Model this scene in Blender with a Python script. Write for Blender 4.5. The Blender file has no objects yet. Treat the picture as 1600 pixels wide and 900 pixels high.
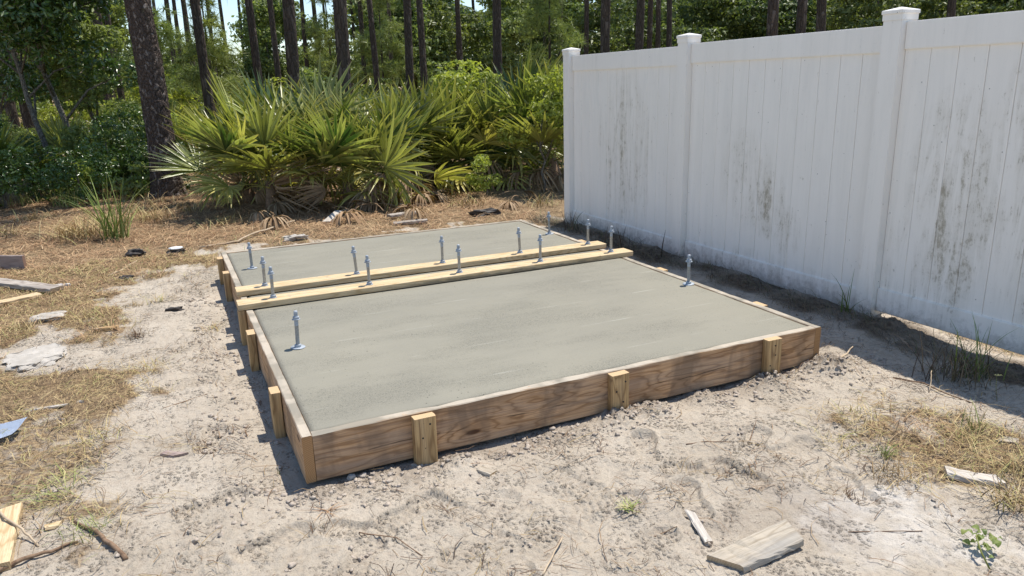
import bpy, bmesh, math, random
import numpy as np
from mathutils import Vector, Matrix

random.seed(7)
RNG = np.random.default_rng(11)
SC = bpy.context.scene
COL = SC.collection

# ------------------------------------------------------------------ camera
CP = np.array([-0.323, -2.702, 1.509])
YAW, PITCH, ROLL = math.radians(-24.554), math.radians(-15.555), math.radians(-1.608)
FPX = 1152.37


def cam_basis():
    cy, sy = math.cos(YAW), math.sin(YAW)
    F = np.array([-sy * math.cos(PITCH), cy * math.cos(PITCH), math.sin(PITCH)])
    right = np.array([cy, sy, 0.0])
    up = np.cross(right, F)
    R = right * math.cos(ROLL) + up * math.sin(ROLL)
    U = -right * math.sin(ROLL) + up * math.cos(ROLL)
    return R, U, F


R_, U_, F_ = cam_basis()
cd = bpy.data.cameras.new('camera')
cam = bpy.data.objects.new('camera', cd)
COL.objects.link(cam)
cam.matrix_world = Matrix(((R_[0], U_[0], -F_[0], CP[0]), (R_[1], U_[1], -F_[1], CP[1]),
                           (R_[2], U_[2], -F_[2], CP[2]), (0, 0, 0, 1)))
cd.sensor_width = 36
cd.lens = FPX / 1600 * 36
cd.clip_start = 0.05
cd.clip_end = 3000
SC.camera = cam

# ------------------------------------------------------------------ world, sun, exposure
SUN = Vector((0.365, 0.125, 1.0)).normalized()
w = bpy.data.worlds.new("World")
SC.world = w
w.use_nodes = True
nt = w.node_tree
bgn = nt.nodes['Background']
sky = nt.nodes.new('ShaderNodeTexSky')
sky.sky_type = 'NISHITA'
sky.sun_disc = False
sky.sun_elevation = math.asin(SUN.z)
sky.sun_rotation = math.atan2(SUN.x, SUN.y)
sky.air_density = 1.0
sky.dust_density = 0.15
sky.ozone_density = 1.8
nt.links.new(sky.outputs[0], bgn.inputs[0])
bgn.inputs[1].default_value = 0.128
sl = bpy.data.lights.new('sun', 'SUN')
sl.energy = 4.25
sl.angle = math.radians(0.53)
sl.color = (1.0, 0.945, 0.85)
so = bpy.data.objects.new('sun', sl)
COL.objects.link(so)
so.location = (3, 3, 20)
so.rotation_euler = SUN.to_track_quat('Z', 'Y').to_euler()
SC.view_settings.view_transform = 'Standard'
SC.view_settings.look = 'None'
SC.view_settings.exposure = 0.50
SC.view_settings.gamma = 1


# ------------------------------------------------------------------ helpers
def G(u, v, z=0.0):
    """ground point seen at a pixel of the photograph (used once to survey the place)"""
    d = F_ + R_ * (u - 800) / FPX - U_ * (v - 450) / FPX
    t = (z - CP[2]) / d[2]
    return CP + d * t


def at_dist(u, v, dist):
    d = F_ + R_ * (u - 800) / FPX - U_ * (v - 450) / FPX
    h = math.hypot(d[0], d[1])
    return CP[0] + d[0] / h * dist, CP[1] + d[1] / h * dist


def np_mesh(name, V, F, mats=(), smooth=False, midx=None):
    V = np.asarray(V, dtype=np.float32)
    F = np.asarray(F, dtype=np.int32)
    me = bpy.data.meshes.new(name)
    n, k = F.shape
    me.vertices.add(len(V))
    me.vertices.foreach_set('co', V.ravel())
    me.loops.add(n * k)
    me.loops.foreach_set('vertex_index', F.ravel())
    me.polygons.add(n)
    me.polygons.foreach_set('loop_start', np.arange(0, n * k, k, dtype=np.int32))
    if smooth:
        me.polygons.foreach_set('use_smooth', np.ones(n, dtype=bool))
    if midx is not None:
        me.polygons.foreach_set('material_index', np.asarray(midx, dtype=np.int32))
    for m in mats:
        me.materials.append(m)
    me.update(calc_edges=True)
    return me


def link(name, me, parent=None, loc=None, rot=None, scale=None):
    o = bpy.data.objects.new(name, me)
    COL.objects.link(o)
    if parent:
        o.parent = parent
    if loc is not None:
        o.location = loc
    if rot is not None:
        o.rotation_euler = rot
    if scale is not None:
        o.scale = scale if hasattr(scale, '__len__') else (scale,) * 3
    return o


def tag(o, label=None, cat=None, group=None, kind=None):
    if label: o['label'] = label
    if cat: o['category'] = cat
    if group: o['group'] = group
    if kind: o['kind'] = kind
    return o


def thing(name, label, cat, loc=(0, 0, 0), rot=(0, 0, 0), group=None):
    o = link(name, None, None, loc, rot)
    o.empty_display_size = 0.1
    return tag(o, label, cat, group)


def bm_mesh(name, bm, mats=(), smooth=False):
    me = bpy.data.meshes.new(name)
    bm.normal_update()
    bm.to_mesh(me)
    bm.free()
    for m in mats: me.materials.append(m)
    if smooth:
        for p in me.polygons: p.use_smooth = True
    return me


def _hash(ix, iy, seed):
    h = (ix.astype(np.int64) * 374761393 + iy.astype(np.int64) * 668265263 + seed * 974634777) & 0x7fffffff
    h = ((h ^ (h >> 13)) * 1274126177) & 0x7fffffff
    return (h ^ (h >> 16)) & 0xffff


def pn(x, y, seed=0):
    """2-D gradient noise, about -1..1"""
    x = np.asarray(x, float); y = np.asarray(y, float)
    x0 = np.floor(x); y0 = np.floor(y)
    fx = x - x0; fy = y - y0
    ux = fx * fx * fx * (fx * (fx * 6 - 15) + 10)
    uy = fy * fy * fy * (fy * (fy * 6 - 15) + 10)
    out = 0
    for dx in (0, 1):
        for dy in (0, 1):
            a = _hash(x0 + dx, y0 + dy, seed) / 65536.0 * 2 * np.pi
            g = np.cos(a) * (fx - dx) + np.sin(a) * (fy - dy)
            out = out + g * (ux if dx else 1 - ux) * (uy if dy else 1 - uy)
    return out * 1.5


def fbm(x, y, seed=0, octv=4, gain=0.5):
    a = 1.0; s = 0; f = 1.0
    for i in range(octv):
        s = s + a * pn(x * f, y * f, seed + i * 17)
        a *= gain; f *= 2.03
    return s


def sm(a, b, x):
    t = np.clip((x - a) / (b - a), 0, 1)
    return t * t * (3 - 2 * t)


# ------------------------------------------------------------------ node materials
class NM:
    def __init__(s, name):
        s.m = bpy.data.materials.new(name)
        s.m.use_nodes = True
        s.t = s.m.node_tree
        s.b = s.t.nodes['Principled BSDF']
        s.out = s.t.nodes['Material Output']

    def n(s, typ, **kw):
        nd = s.t.nodes.new(typ)
        for k, v in kw.items(): setattr(nd, k, v)
        return nd

    def l(s, a, b): s.t.links.new(a, b)

    def coord(s, kind='Object', scale=(1, 1, 1), loc=(0, 0, 0), rot=(0, 0, 0)):
        mp = s.n('ShaderNodeMapping')
        if kind == 'World':
            s.l(s.n('ShaderNodeNewGeometry').outputs['Position'], mp.inputs[0])
        else:
            s.l(s.n('ShaderNodeTexCoord').outputs[kind], mp.inputs[0])
        mp.inputs['Scale'].default_value = scale
        mp.inputs['Location'].default_value = loc
        mp.inputs['Rotation'].default_value = rot
        return mp.outputs[0]

    def noise(s, vec, scale, detail=4, rough=0.55, dist=0.0):
        nd = s.n('ShaderNodeTexNoise')
        s.l(vec, nd.inputs['Vector'])
        nd.inputs['Scale'].default_value = scale
        nd.inputs['Detail'].default_value = detail
        nd.inputs['Roughness'].default_value = rough
        nd.inputs['Distortion'].default_value = dist
        return nd.outputs['Fac']

    def vor(s, vec, scale, feature='F1', out='Distance', rand=1.0):
        nd = s.n('ShaderNodeTexVoronoi', feature=feature)
        s.l(vec, nd.inputs['Vector'])
        nd.inputs['Scale'].default_value = scale
        nd.inputs['Randomness'].default_value = rand
        return nd.outputs[out]

    def ramp(s, fac, stops, interp='LINEAR'):
        nd = s.n('ShaderNodeValToRGB')
        nd.color_ramp.interpolation = interp
        e = nd.color_ramp.elements
        while len(e) < len(stops): e.new(0.5)
        for el, (p, c) in zip(e, stops):
            el.position = p
            el.color = (c, c, c, 1) if not hasattr(c, '__len__') else (*c, 1)
        s.l(fac, nd.inputs[0])
        return nd.outputs[0]

    def mix(s, fac, a, b, mode='MIX'):
        nd = s.n('ShaderNodeMix', data_type='RGBA', blend_type=mode)
        for v, i in ((fac, 0), (a, 6), (b, 7)):
            if hasattr(v, 'links') or isinstance(v, bpy.types.NodeSocket): s.l(v, nd.inputs[i])
            elif hasattr(v, '__len__'): nd.inputs[i].default_value = (*v, 1)
            else: nd.inputs[i].default_value = v
        return nd.outputs[2]

    def math(s, op, a, b=None, c=None, clamp=False):
        nd = s.n('ShaderNodeMath', operation=op, use_clamp=clamp)
        for i, v in enumerate((a, b, c)):
            if v is None: continue
            if isinstance(v, bpy.types.NodeSocket): s.l(v, nd.inputs[i])
            else: nd.inputs[i].default_value = v
        return nd.outputs[0]

    def attr(s, name):
        nd = s.n('ShaderNodeAttribute', attribute_name=name)
        return nd.outputs['Fac']

    def col(s, c):
        if isinstance(c, bpy.types.NodeSocket): s.l(c, s.b.inputs['Base Color'])
        else: s.b.inputs['Base Color'].default_value = (*c, 1)

    def rough(s, v, spec=0.3):
        if isinstance(v, bpy.types.NodeSocket): s.l(v, s.b.inputs['Roughness'])
        else: s.b.inputs['Roughness'].default_value = v
        s.b.inputs['Specular IOR Level'].default_value = spec

    def bump(s, h, dist=0.002, strength=1.0, chain=None):
        nd = s.n('ShaderNodeBump')
        nd.inputs['Distance'].default_value = dist
        nd.inputs['Strength'].default_value = strength
        s.l(h, nd.inputs['Height'])
        if chain is not None: s.l(chain, nd.inputs['Normal'])
        s.l(nd.outputs[0], s.b.inputs['Normal'])
        return nd.outputs[0]


def rnd_out(M):
    return M.n('ShaderNodeObjectInfo').outputs['Random']


def mat_ground():
    M = NM('sand_and_litter')
    p = M.coord('World')
    st = M.attr('straw'); pale = M.attr('pale'); damp = M.attr('damp'); lit = M.attr('litter')
    n1 = M.noise(p, 2.2, 5, 0.6)
    n2 = M.noise(p, 26, 5, 0.65)
    n3 = M.noise(p, 260, 3, 0.7)
    sand = M.mix(M.ramp(n1, [(0.35, 0), (0.65, 1)]), (0.445, 0.384, 0.308), (0.535, 0.466, 0.38))
    sand = M.mix(M.ramp(n2, [(0.36, 0.45), (0.5, 0)]), sand, (0.39, 0.315, 0.245))
    sand = M.mix(M.ramp(n3, [(0.32, 0.4), (0.42, 0)]), sand, (0.26, 0.205, 0.155))
    tr = M.ramp(M.noise(p, 7.5, 6, 0.75, 0.4), [(0.55, 0), (0.70, 0.8)])
    sand = M.mix(M.math('MULTIPLY', tr, M.ramp(M.noise(p, 150, 3, 0.7), [(0.45, 0), (0.6, 1)])), sand, (0.17, 0.135, 0.105))
    spk = M.math('MULTIPLY', M.ramp(M.noise(M.coord('World', (1, 1.9, 1), rot=(0, 0, 0.4)), 52, 2, 0.55, 0.9), [(0.64, 0), (0.70, 0.9)]), M.ramp(M.noise(p, 4.1, 4, 0.7), [(0.44, 0.05), (0.6, 1)]))
    sand = M.mix(spk, sand, (0.13, 0.10, 0.08))  # dark specks of damp disturbed sand, also painting in shade of small pits
    sand = M.mix(M.math('MULTIPLY', pale, M.ramp(M.noise(p, 8, 5, 0.7), [(0.35, 0.25), (0.6, 0.9)])), sand, (0.66, 0.61, 0.55))
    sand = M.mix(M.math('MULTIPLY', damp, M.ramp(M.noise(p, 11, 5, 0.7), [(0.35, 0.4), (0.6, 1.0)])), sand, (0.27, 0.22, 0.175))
    soil = M.mix(M.ramp(n2, [(0.35, 0), (0.65, 1)]), (0.15, 0.10, 0.06), (0.37, 0.27, 0.165))
    soil = M.mix(M.ramp(M.noise(p, 90, 4, 0.7), [(0.35, 0.8), (0.6, 0)]), soil, (0.10, 0.065, 0.04))
    soil = M.mix(M.ramp(M.noise(p, 3.1, 5, 0.65), [(0.46, 0), (0.62, 0.75)]), soil, (0.13, 0.08, 0.048))
    # chopped needle litter read as fine streaks in two directions
    s1 = M.noise(M.coord('World', (14, 150, 1), rot=(0, 0, 0.6)), 1, 3, 0.6, 0.6)
    s2 = M.noise(M.coord('World', (120, 16, 1), rot=(0, 0, -0.4)), 1, 3, 0.6, 0.6)
    strk = M.math('MAXIMUM', s1, s2)
    soil = M.mix(M.ramp(strk, [(0.52, 0), (0.66, 0.9)]), soil, (0.50, 0.36, 0.20))
    brk = M.math('ADD', st, M.math('MULTIPLY', M.math('SUBTRACT', n2, 0.5), 0.9))
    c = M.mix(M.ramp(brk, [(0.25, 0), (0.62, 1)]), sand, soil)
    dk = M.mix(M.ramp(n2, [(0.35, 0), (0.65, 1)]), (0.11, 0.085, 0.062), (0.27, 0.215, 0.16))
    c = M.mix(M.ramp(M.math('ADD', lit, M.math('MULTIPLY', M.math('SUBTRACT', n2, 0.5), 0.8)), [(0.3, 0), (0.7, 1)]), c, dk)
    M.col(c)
    M.rough(0.95, 0.12)
    vr = M.ramp(M.vor(p, 62), [(0.0, 1), (0.5, 0)])
    crumb = M.math('MULTIPLY', vr, M.ramp(M.noise(p, 5.5, 4, 0.7), [(0.48, 0), (0.62, 1.2)]))
    b = M.bump(M.math('ADD', M.math('MULTIPLY', M.noise(p, 34, 6, 0.62), 0.6), crumb), 0.024, 1.0)
    h2 = M.math('ADD', n3, M.math('MULTIPLY', strk, M.math('MULTIPLY', st, 2.0)))
    M.bump(h2, 0.005, 0.9, b)
    return M.m


def mat_concrete():
    M = NM('fresh_concrete')
    p = M.coord('World')
    n1 = M.noise(p, 1.3, 4, 0.55)
    pst = M.coord('World', (0.9, 6.5, 1), rot=(0, 0, -0.03))
    n2 = M.noise(pst, 1.0, 5, 0.6, 0.3)
    c = M.mix(M.ramp(n2, [(0.3, 0), (0.7, 1)]), (0.252, 0.236, 0.186), (0.280, 0.262, 0.210))
    c = M.mix(M.ramp(n1, [(0.35, 0.5), (0.65, 0)]), c, (0.212, 0.202, 0.165))
    fine = M.noise(p, 170, 4, 0.8)
    rz = M.ramp(M.noise(M.coord('World', (1.0, 3.2, 1)), 1.1, 4, 0.6), [(0.45, 0), (0.6, 1)])
    c = M.mix(M.math('MULTIPLY', M.ramp(fine, [(0.34, 1), (0.5, 0)]), M.math('MULTIPLY_ADD', rz, 0.8, 0.2)), c, (0.11, 0.108, 0.09))
    # thin pale trowel lines
    wv = M.n('ShaderNodeTexWave', wave_type='BANDS', bands_direction='Y')
    M.l(M.coord('World', (0.09, 1, 1), rot=(0, 0, 0.02)), wv.inputs['Vector'])
    wv.inputs['Scale'].default_value = 0.75
    wv.inputs['Distortion'].default_value = 2.2
    wv.inputs['Detail'].default_value = 2
    wv.inputs['Detail Scale'].default_value = 0.6
    ln = M.ramp(wv.outputs['Fac'], [(0.996, 0), (0.9998, 1)])
    lnm = M.math('MULTIPLY', ln, M.ramp(M.noise(p, 3.5, 3), [(0.50, 0), (0.66, 0.5)]))
    c = M.mix(lnm, c, (0.38, 0.37, 0.32))
    # pits
    pv = M.vor(p, 34)
    pit = M.math('MULTIPLY', M.ramp(pv, [(0.07, 1), (0.13, 0)]), M.ramp(M.noise(p, 2.9, 4, 0.7), [(0.47, 0), (0.6, 1)]))
    c = M.mix(M.math('MULTIPLY', pit, 0.85), c, (0.07, 0.068, 0.055))
    M.col(c)
    M.rough(M.ramp(n2, [(0.3, 0.62), (0.7, 0.85)]), 0.3)
    hh = M.math('SUBTRACT', M.math('MULTIPLY_ADD', rz, M.math('MULTIPLY', fine, 1.0), M.math('MULTIPLY', fine, 0.4)), pit)
    hb = M.bump(hh, 0.0024, 0.9)
    M.bump(n2, 0.01, 0.5, hb)
    return M.m


def mat_wood(name, c_dark, c_mid, c_light, top_cement=0.0, smear=False, grey=0.0, knots=True, stain=0.25, contrast=1.0, endc=None):
    """grain runs along local X"""
    M = NM(name)
    oi = rnd_out(M)
    comb = M.n('ShaderNodeCombineXYZ')
    M.l(M.math('MULTIPLY', oi, 37.0), comb.inputs[0])
    M.l(M.math('MULTIPLY', oi, 11.0), comb.inputs[1])
    M.l(M.math('MULTIPLY', oi, 23.0), comb.inputs[2])
    add = M.n('ShaderNodeVectorMath', operation='ADD')
    M.l(M.n('ShaderNodeTexCoord').outputs['Object'], add.inputs[0]); M.l(comb.outputs[0], add.inputs[1])
    ob = add.outputs[0]
    mp = M.n('ShaderNodeMapping'); M.l(ob, mp.inputs[0]); mp.inputs['Scale'].default_value = (1.1, 9, 9)
    bent = mp.outputs[0]
    # growth rings: distance field bent by noise, repeated
    kn = M.n('ShaderNodeTexVoronoi', feature='F1'); mpk = M.n('ShaderNodeMapping')
    M.l(ob, mpk.inputs[0]); mpk.inputs['Scale'].default_value = (1.9, 6.0, 6.0)
    M.l(mpk.outputs[0], kn.inputs['Vector']); kn.inputs['Scale'].default_value = 1.0
    kd = kn.outputs['Distance']
    nb = M.noise(bent, 1.0, 3, 0.5, 0.2)
    rings = M.math('SINE', M.math('MULTIPLY_ADD', nb, 55.0, M.math('MULTIPLY', M.ramp(kd, [(0.0, 1), (0.5, 0)], 'EASE'), 22.0 if knots else 0.0)))
    fineg = M.n('ShaderNodeMapping'); M.l(ob, fineg.inputs[0]); fineg.inputs['Scale'].default_value = (5, 190, 190)
    fg = M.noise(fineg.outputs[0], 1.0, 3, 0.6)
    rr = M.math('MULTIPLY_ADD', rings, 0.5, 0.5)
    c = M.mix(M.ramp(rr, [(0.0, 0), (0.7, 0.35 * contrast), (1.0, min(1.0, 1.1 * contrast))]), c_light, c_mid)
    c = M.mix(M.ramp(rr, [(0.86, 0), (1.0, 0.45 * contrast)]), c, c_dark)
    c = M.mix(M.ramp(fg, [(0.35, 0.55), (0.6, 0)]), c, c_dark)
    bl = M.noise(ob, 3.3, 4, 0.6, 0.4)
    c = M.mix(M.ramp(bl, [(0.5, 0), (0.72, stain * 2)]), c, c_dark)
    if knots:
        c = M.mix(M.ramp(kd, [(0.05, 0.95), (0.085, 0)]), c, (c_dark[0] * 0.35, c_dark[1] * 0.3, c_dark[2] * 0.3))
    if grey:
        gm = M.math('MULTIPLY', M.ramp(M.noise(bent, 1.7, 4, 0.65), [(0.45, 0), (0.7, 1)]), grey)
        c = M.mix(gm, c, (0.30, 0.285, 0.265))
    sp = M.ramp(M.vor(ob, 34), [(0.035, 1), (0.07, 0)])
    c = M.mix(M.math('MULTIPLY', sp, M.ramp(M.noise(ob, 6, 2), [(0.5, 0), (0.6, 0.8)])), c, (0.05, 0.035, 0.03))
    if grey > 0.4 and top_cement:
        dmp = M.noise(M.coord('Object', (1.6, 0.7, 0.7)), 2.2, 4, 0.6, 0.5)
        c = M.mix(M.ramp(dmp, [(0.50, 0), (0.62, 0.6)]), c, (0.15, 0.105, 0.075))
        spx = M.n('ShaderNodeSeparateXYZ'); M.l(M.n('ShaderNodeTexCoord').outputs['Object'], spx.inputs[0])
        wob = M.math('MULTIPLY_ADD', M.math('SUBTRACT', M.noise(M.coord('Object', (2.2, 0, 0)), 1.5, 3), 0.5), 0.05, M.math('ADD', spx.outputs[1], 0.012))
        crack = M.math('MULTIPLY', M.ramp(M.math('ABSOLUTE', wob), [(0.0006, 1), (0.0016, 0)]), M.ramp(M.noise(M.coord('Object', (1, 0, 0)), 2.7, 2), [(0.47, 0), (0.53, 0.9)]))
        c = M.mix(crack, c, (0.03, 0.02, 0.015))
    if top_cement:
        nz = M.n('ShaderNodeSeparateXYZ'); M.l(M.n('ShaderNodeNewGeometry').outputs['True Normal'], nz.inputs[0])
        up = M.ramp(nz.outputs[2], [(0.5, 0), (0.8, 1)])
        sn = M.noise(ob, 14, 6, 0.75)
        lo, hi = 0.62 - top_cement * 0.4, 0.70 - top_cement * 0.4
        c = M.mix(M.math('MULTIPLY', up, M.ramp(sn, [(lo, 0), (hi, 0.9)])), c, M.mix(M.ramp(M.noise(ob, 4.5, 4, 0.6), [(0.42, 0), (0.56, 1)]), (0.46, 0.41, 0.335), (0.27, 0.25, 0.205)))
    if smear:
        sy = M.n('ShaderNodeSeparateXYZ'); M.l(M.n('ShaderNodeNewGeometry').outputs['True Normal'], sy.inputs[0])
        sp_ = M.n('ShaderNodeSeparateXYZ'); M.l(M.n('ShaderNodeTexCoord').outputs['Object'], sp_.inputs[0])
        fr = M.ramp(M.math('MULTIPLY', sy.outputs[1], -1.0), [(0.3, 0), (0.7, 1)])
        xx = M.ramp(M.math('MULTIPLY_ADD', sp_.outputs[0], 0.3, 0.5), [(0.3, 0.12), (0.45, 0.75), (0.8, 0.8), (0.9, 0.2)])
        lo_ = M.ramp(M.math('MULTIPLY_ADD', sp_.outputs[2], -16.0, M.noise(M.coord('Object', (4, 20, 20)), 3, 5, 0.7)), [(0.42, 0), (0.62, 1)])
        c = M.mix(M.math('MULTIPLY', M.math('MULTIPLY', fr, xx), lo_), c, (0.15, 0.135, 0.105))
    if endc is not None:
        ex = M.n('ShaderNodeSeparateXYZ'); M.l(M.n('ShaderNodeTexCoord').outputs['Normal'], ex.inputs[0])
        em = M.ramp(M.math('ABSOLUTE', ex.outputs[0]), [(0.8, 0), (0.95, 1)])
        wv = M.n('ShaderNodeTexWave', wave_type='RINGS', rings_direction='X')
        mpe = M.n('ShaderNodeMapping'); M.l(M.n('ShaderNodeTexCoord').outputs['Object'], mpe.inputs[0])
        mpe.inputs['Location'].default_value = (0, 0.07, 0.03)
        M.l(mpe.outputs[0], wv.inputs[0]); wv.inputs['Scale'].default_value = 42; wv.inputs['Distortion'].default_value = 2.5
        c = M.mix(em, c, M.mix(wv.outputs['Fac'], endc, (endc[0] * 0.8, endc[1] * 0.72, endc[2] * 0.66)))
    M.col(c)
    M.rough(0.78, 0.25)
    M.bump(M.math('ADD', fg, M.math('MULTIPLY', rr, 0.4)), 0.0012, 0.6)
    return M.m


def mat_metal():
    M = NM('galvanised_steel')
    p = M.coord('Object')
    c = M.mix(M.ramp(M.noise(p, 90, 4, 0.6), [(0.35, 0), (0.65, 1)]), (0.30, 0.335, 0.38), (0.44, 0.485, 0.54))
    c = M.mix(M.ramp(M.noise(p, 22, 3, 0.6), [(0.52, 0), (0.68, 0.6)]), c, (0.30, 0.29, 0.27))
    M.col(c)
    M.b.inputs['Metallic'].default_value = 0.3
    M.rough(M.ramp(M.noise(p, 60, 3), [(0.3, 0.6), (0.7, 0.8)]), 0.4)
    M.bump(M.noise(p, 300, 3), 0.0005, 0.5)
    return M.m


def mat_vinyl():
    M = NM('white_vinyl')
    p = M.coord('World')
    c = M.mix(M.ramp(M.noise(p, 1.6, 3), [(0.3, 0), (0.7, 1)]), (0.87, 0.825, 0.765), (0.89, 0.85, 0.795))
    # thin general film of dust, vertical runs
    run = M.noise(M.coord('World', (9, 13, 1.3)), 1, 6, 0.7, 0.6)
    c = M.mix(M.ramp(run, [(0.45, 0), (0.68, 0.32)]), c, (0.72, 0.69, 0.64))
    sp = M.noise(M.coord('World', (1, 1, 0.4)), 60, 5, 0.8)
    mott = M.noise(p, 16, 4, 0.7)
    sep = M.n('ShaderNodeSeparateXYZ'); M.l(M.n('ShaderNodeNewGeometry').outputs['Position'], sep.inputs[0])

    def blob(y, z, ry, rz):
        a = M.math('POWER', M.math('DIVIDE', M.math('SUBTRACT', sep.outputs[1], y), ry), 2)
        b = M.math('POWER', M.math('DIVIDE', M.math('SUBTRACT', sep.outputs[2], z), rz), 2)
        return M.math('SUBTRACT', 1.0, M.math('ADD', a, b), clamp=True)
    tot = None
    for (y, z, ry, rz, k) in [(0.02, 0.72, 0.30, 0.75, 1.0), (-0.35, 0.95, 0.22, 0.7, 0.9), (-0.62, 0.55, 0.25, 0.6, 0.8), (3.35, 0.85, 0.45, 0.8, 0.8), (2.95, 0.7, 0.12, 0.55, 0.5),
                              (1.42, 0.62, 0.20, 0.30, 1.0), (1.2, 0.42, 0.15, 0.2, 1.0), (1.65, 0.75, 0.3, 0.4, 0.4),
                              (0.2, 0.3, 0.4, 0.4, 0.5), (1.5, 0.02, 1.2, 0.22, 0.6), (3.3, 0.02, 1.2, 0.2, 0.5)]:
        q = M.math('MULTIPLY', blob(y, z, ry, rz), k)
        tot = q if tot is None else M.math('MAXIMUM', tot, q)
    stk = M.ramp(run, [(0.42, 0), (0.62, 1)])
    a = M.math('MULTIPLY', M.math('POWER', tot, 0.6), stk)
    d = M.math('MULTIPLY_ADD', sp, 0.65, M.math('MULTIPLY', mott, 0.35))
    c = M.mix(M.math('MULTIPLY', a, M.ramp(mott, [(0.35, 0.25), (0.65, 0.75)])), c, (0.52, 0.475, 0.39))
    c = M.mix(M.ramp(M.math('MULTIPLY_ADD', a, 0.155, d), [(0.60, 0), (0.73, 0.75)]), c, (0.30, 0.255, 0.18))
    c = M.mix(M.ramp(M.math('MULTIPLY_ADD', run, 0.5, M.math('MULTIPLY', d, 0.5)), [(0.60, 0), (0.67, 0.4)]), c, (0.40, 0.385, 0.35))
    # small isolated specks
    v = M.ramp(M.vor(p, 11), [(0.03, 1), (0.05, 0)])
    c = M.mix(M.math('MULTIPLY', v, 0.6), c, (0.10, 0.09, 0.08))
    # splashed dirt low down
    low = M.ramp(M.math('ADD', sep.outputs[2], M.math('MULTIPLY', M.math('SUBTRACT', mott, 0.5), 0.35)), [(0.02, 0.8), (0.13, 0)])
    c = M.mix(low, c, (0.42, 0.38, 0.33))
    M.col(c)
    M.rough(0.42, 0.45)
    M.bump(M.noise(p, 6, 3), 0.003, 0.15)
    return M.m


def mat_leaf(name, c1, c2, trans=0.35, rough=0.45, spec=0.4, tip=None, worldvar=True):
    M = NM(name)
    p = M.coord('World')
    n = M.noise(p, 9.0, 3, 0.6)
    big = M.noise(p, 0.7, 3, 0.6)
    f = M.math('ADD', M.math('MULTIPLY', n, 0.6), M.math('MULTIPLY', big, 0.4))
    if tip is not None:
        f = M.math('ADD', M.math('MULTIPLY', f, 0.35), M.math('MULTIPLY_ADD', M.attr('var'), 0.42, 0.13))
    c = M.mix(M.ramp(f, [(0.36, 0), (0.64, 1)]), c1, c2)  # spread from c1 to c2 also paints in shaded and sunlit leaves
    oi = rnd_out(M)
    c = M.mix(M.math('MULTIPLY', oi, 0.35), c, (c2[0] * 1.2, c2[1] * 0.95, c2[2] * 0.8))
    if tip is not None:
        c = M.mix(M.attr('tip'), c, tip)
    M.col(c)
    M.rough(rough, spec)
    tr = M.n('ShaderNodeBsdfTranslucent')
    tc = M.mix(1.0, c, (1.25, 1.3, 0.6), 'MULTIPLY')
    M.l(tc, tr.inputs[0])
    mx = M.n('ShaderNodeMixShader')
    mx.inputs[0].default_value = trans
    M.l(M.b.outputs[0], mx.inputs[1]); M.l(tr.outputs[0], mx.inputs[2])
    M.l(mx.outputs[0], M.out.inputs[0])
    return M.m


def mat_bark(name, c1, c2, flake=None, plate=(1, 1, 0.35), sc=9.0):
    M = NM(name)
    p = M.coord('Object', plate)
    wob = M.noise(p, sc * 0.8, 3)
    add = M.n('ShaderNodeVectorMath', operation='ADD')
    cmb = M.n('ShaderNodeCombineXYZ')
    M.l(M.math('MULTIPLY', wob, 0.08), cmb.inputs[0]); M.l(M.math('MULTIPLY', wob, 0.08), cmb.inputs[1]); M.l(M.math('MULTIPLY', wob, 0.05), cmb.inputs[2])
    M.l(p, add.inputs[0]); M.l(cmb.outputs[0], add.inputs[1])
    vd = M.vor(add.outputs[0], sc * 1.6, 'DISTANCE_TO_EDGE')
    vc = M.n('ShaderNodeTexVoronoi'); M.l(add.outputs[0], vc.inputs['Vector']); vc.inputs['Scale'].default_value = sc * 1.6
    c = M.mix(M.ramp(M.noise(p, sc * 4, 5, 0.7), [(0.3, 0), (0.7, 1)]), c1, c2)
    if flake is not None:
        sepc = M.n('ShaderNodeSeparateXYZ'); M.l(vc.outputs['Color'], sepc.inputs[0])
        c = M.mix(M.ramp(sepc.outputs[0], [(0.74, 0), (0.9, 0.5)]), c, flake)
    c = M.mix(M.ramp(vd, [(0.0, 0.6), (0.07, 0)]), c, (c1[0] * 0.5, c1[1] * 0.5, c1[2] * 0.5))
    M.col(c)
    M.rough(0.9, 0.15)
    b = M.bump(M.ramp(vd, [(0.0, 0), (0.25, 1)]), 0.02, 0.9)
    M.bump(M.noise(p, sc * 6, 5, 0.7), 0.006, 0.7, b)
    return M.m


def mat_plain(name, c1, c2, sc=20, rough=0.8, spec=0.25, bump=0.002, speck=None):
    M = NM(name)
    p = M.coord('Object')
    n = M.noise(p, sc, 5, 0.65)
    c = M.mix(M.ramp(n, [(0.33, 0), (0.67, 1)]), c1, c2)
    if speck is not None:
        c = M.mix(M.ramp(M.noise(p, sc * 3.1, 4, 0.7), [(0.55, 0), (0.68, 0.9)]), c, speck)
    M.col(c); M.rough(rough, spec)
    M.bump(M.noise(p, sc * 2.5, 5, 0.7), bump, 0.8)
    return M.m


def mat_strand(name, cols, rough=0.75):
    """thin straw / needles: every island its own tint through a vertex attribute"""
    M = NM(name)
    a = M.attr('tint')
    k = len(cols)
    c = M.ramp(a, [(i / (k - 1), cc) for i, cc in enumerate(cols)])
    M.col(c); M.rough(rough, 0.25)
    return M.m


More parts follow.
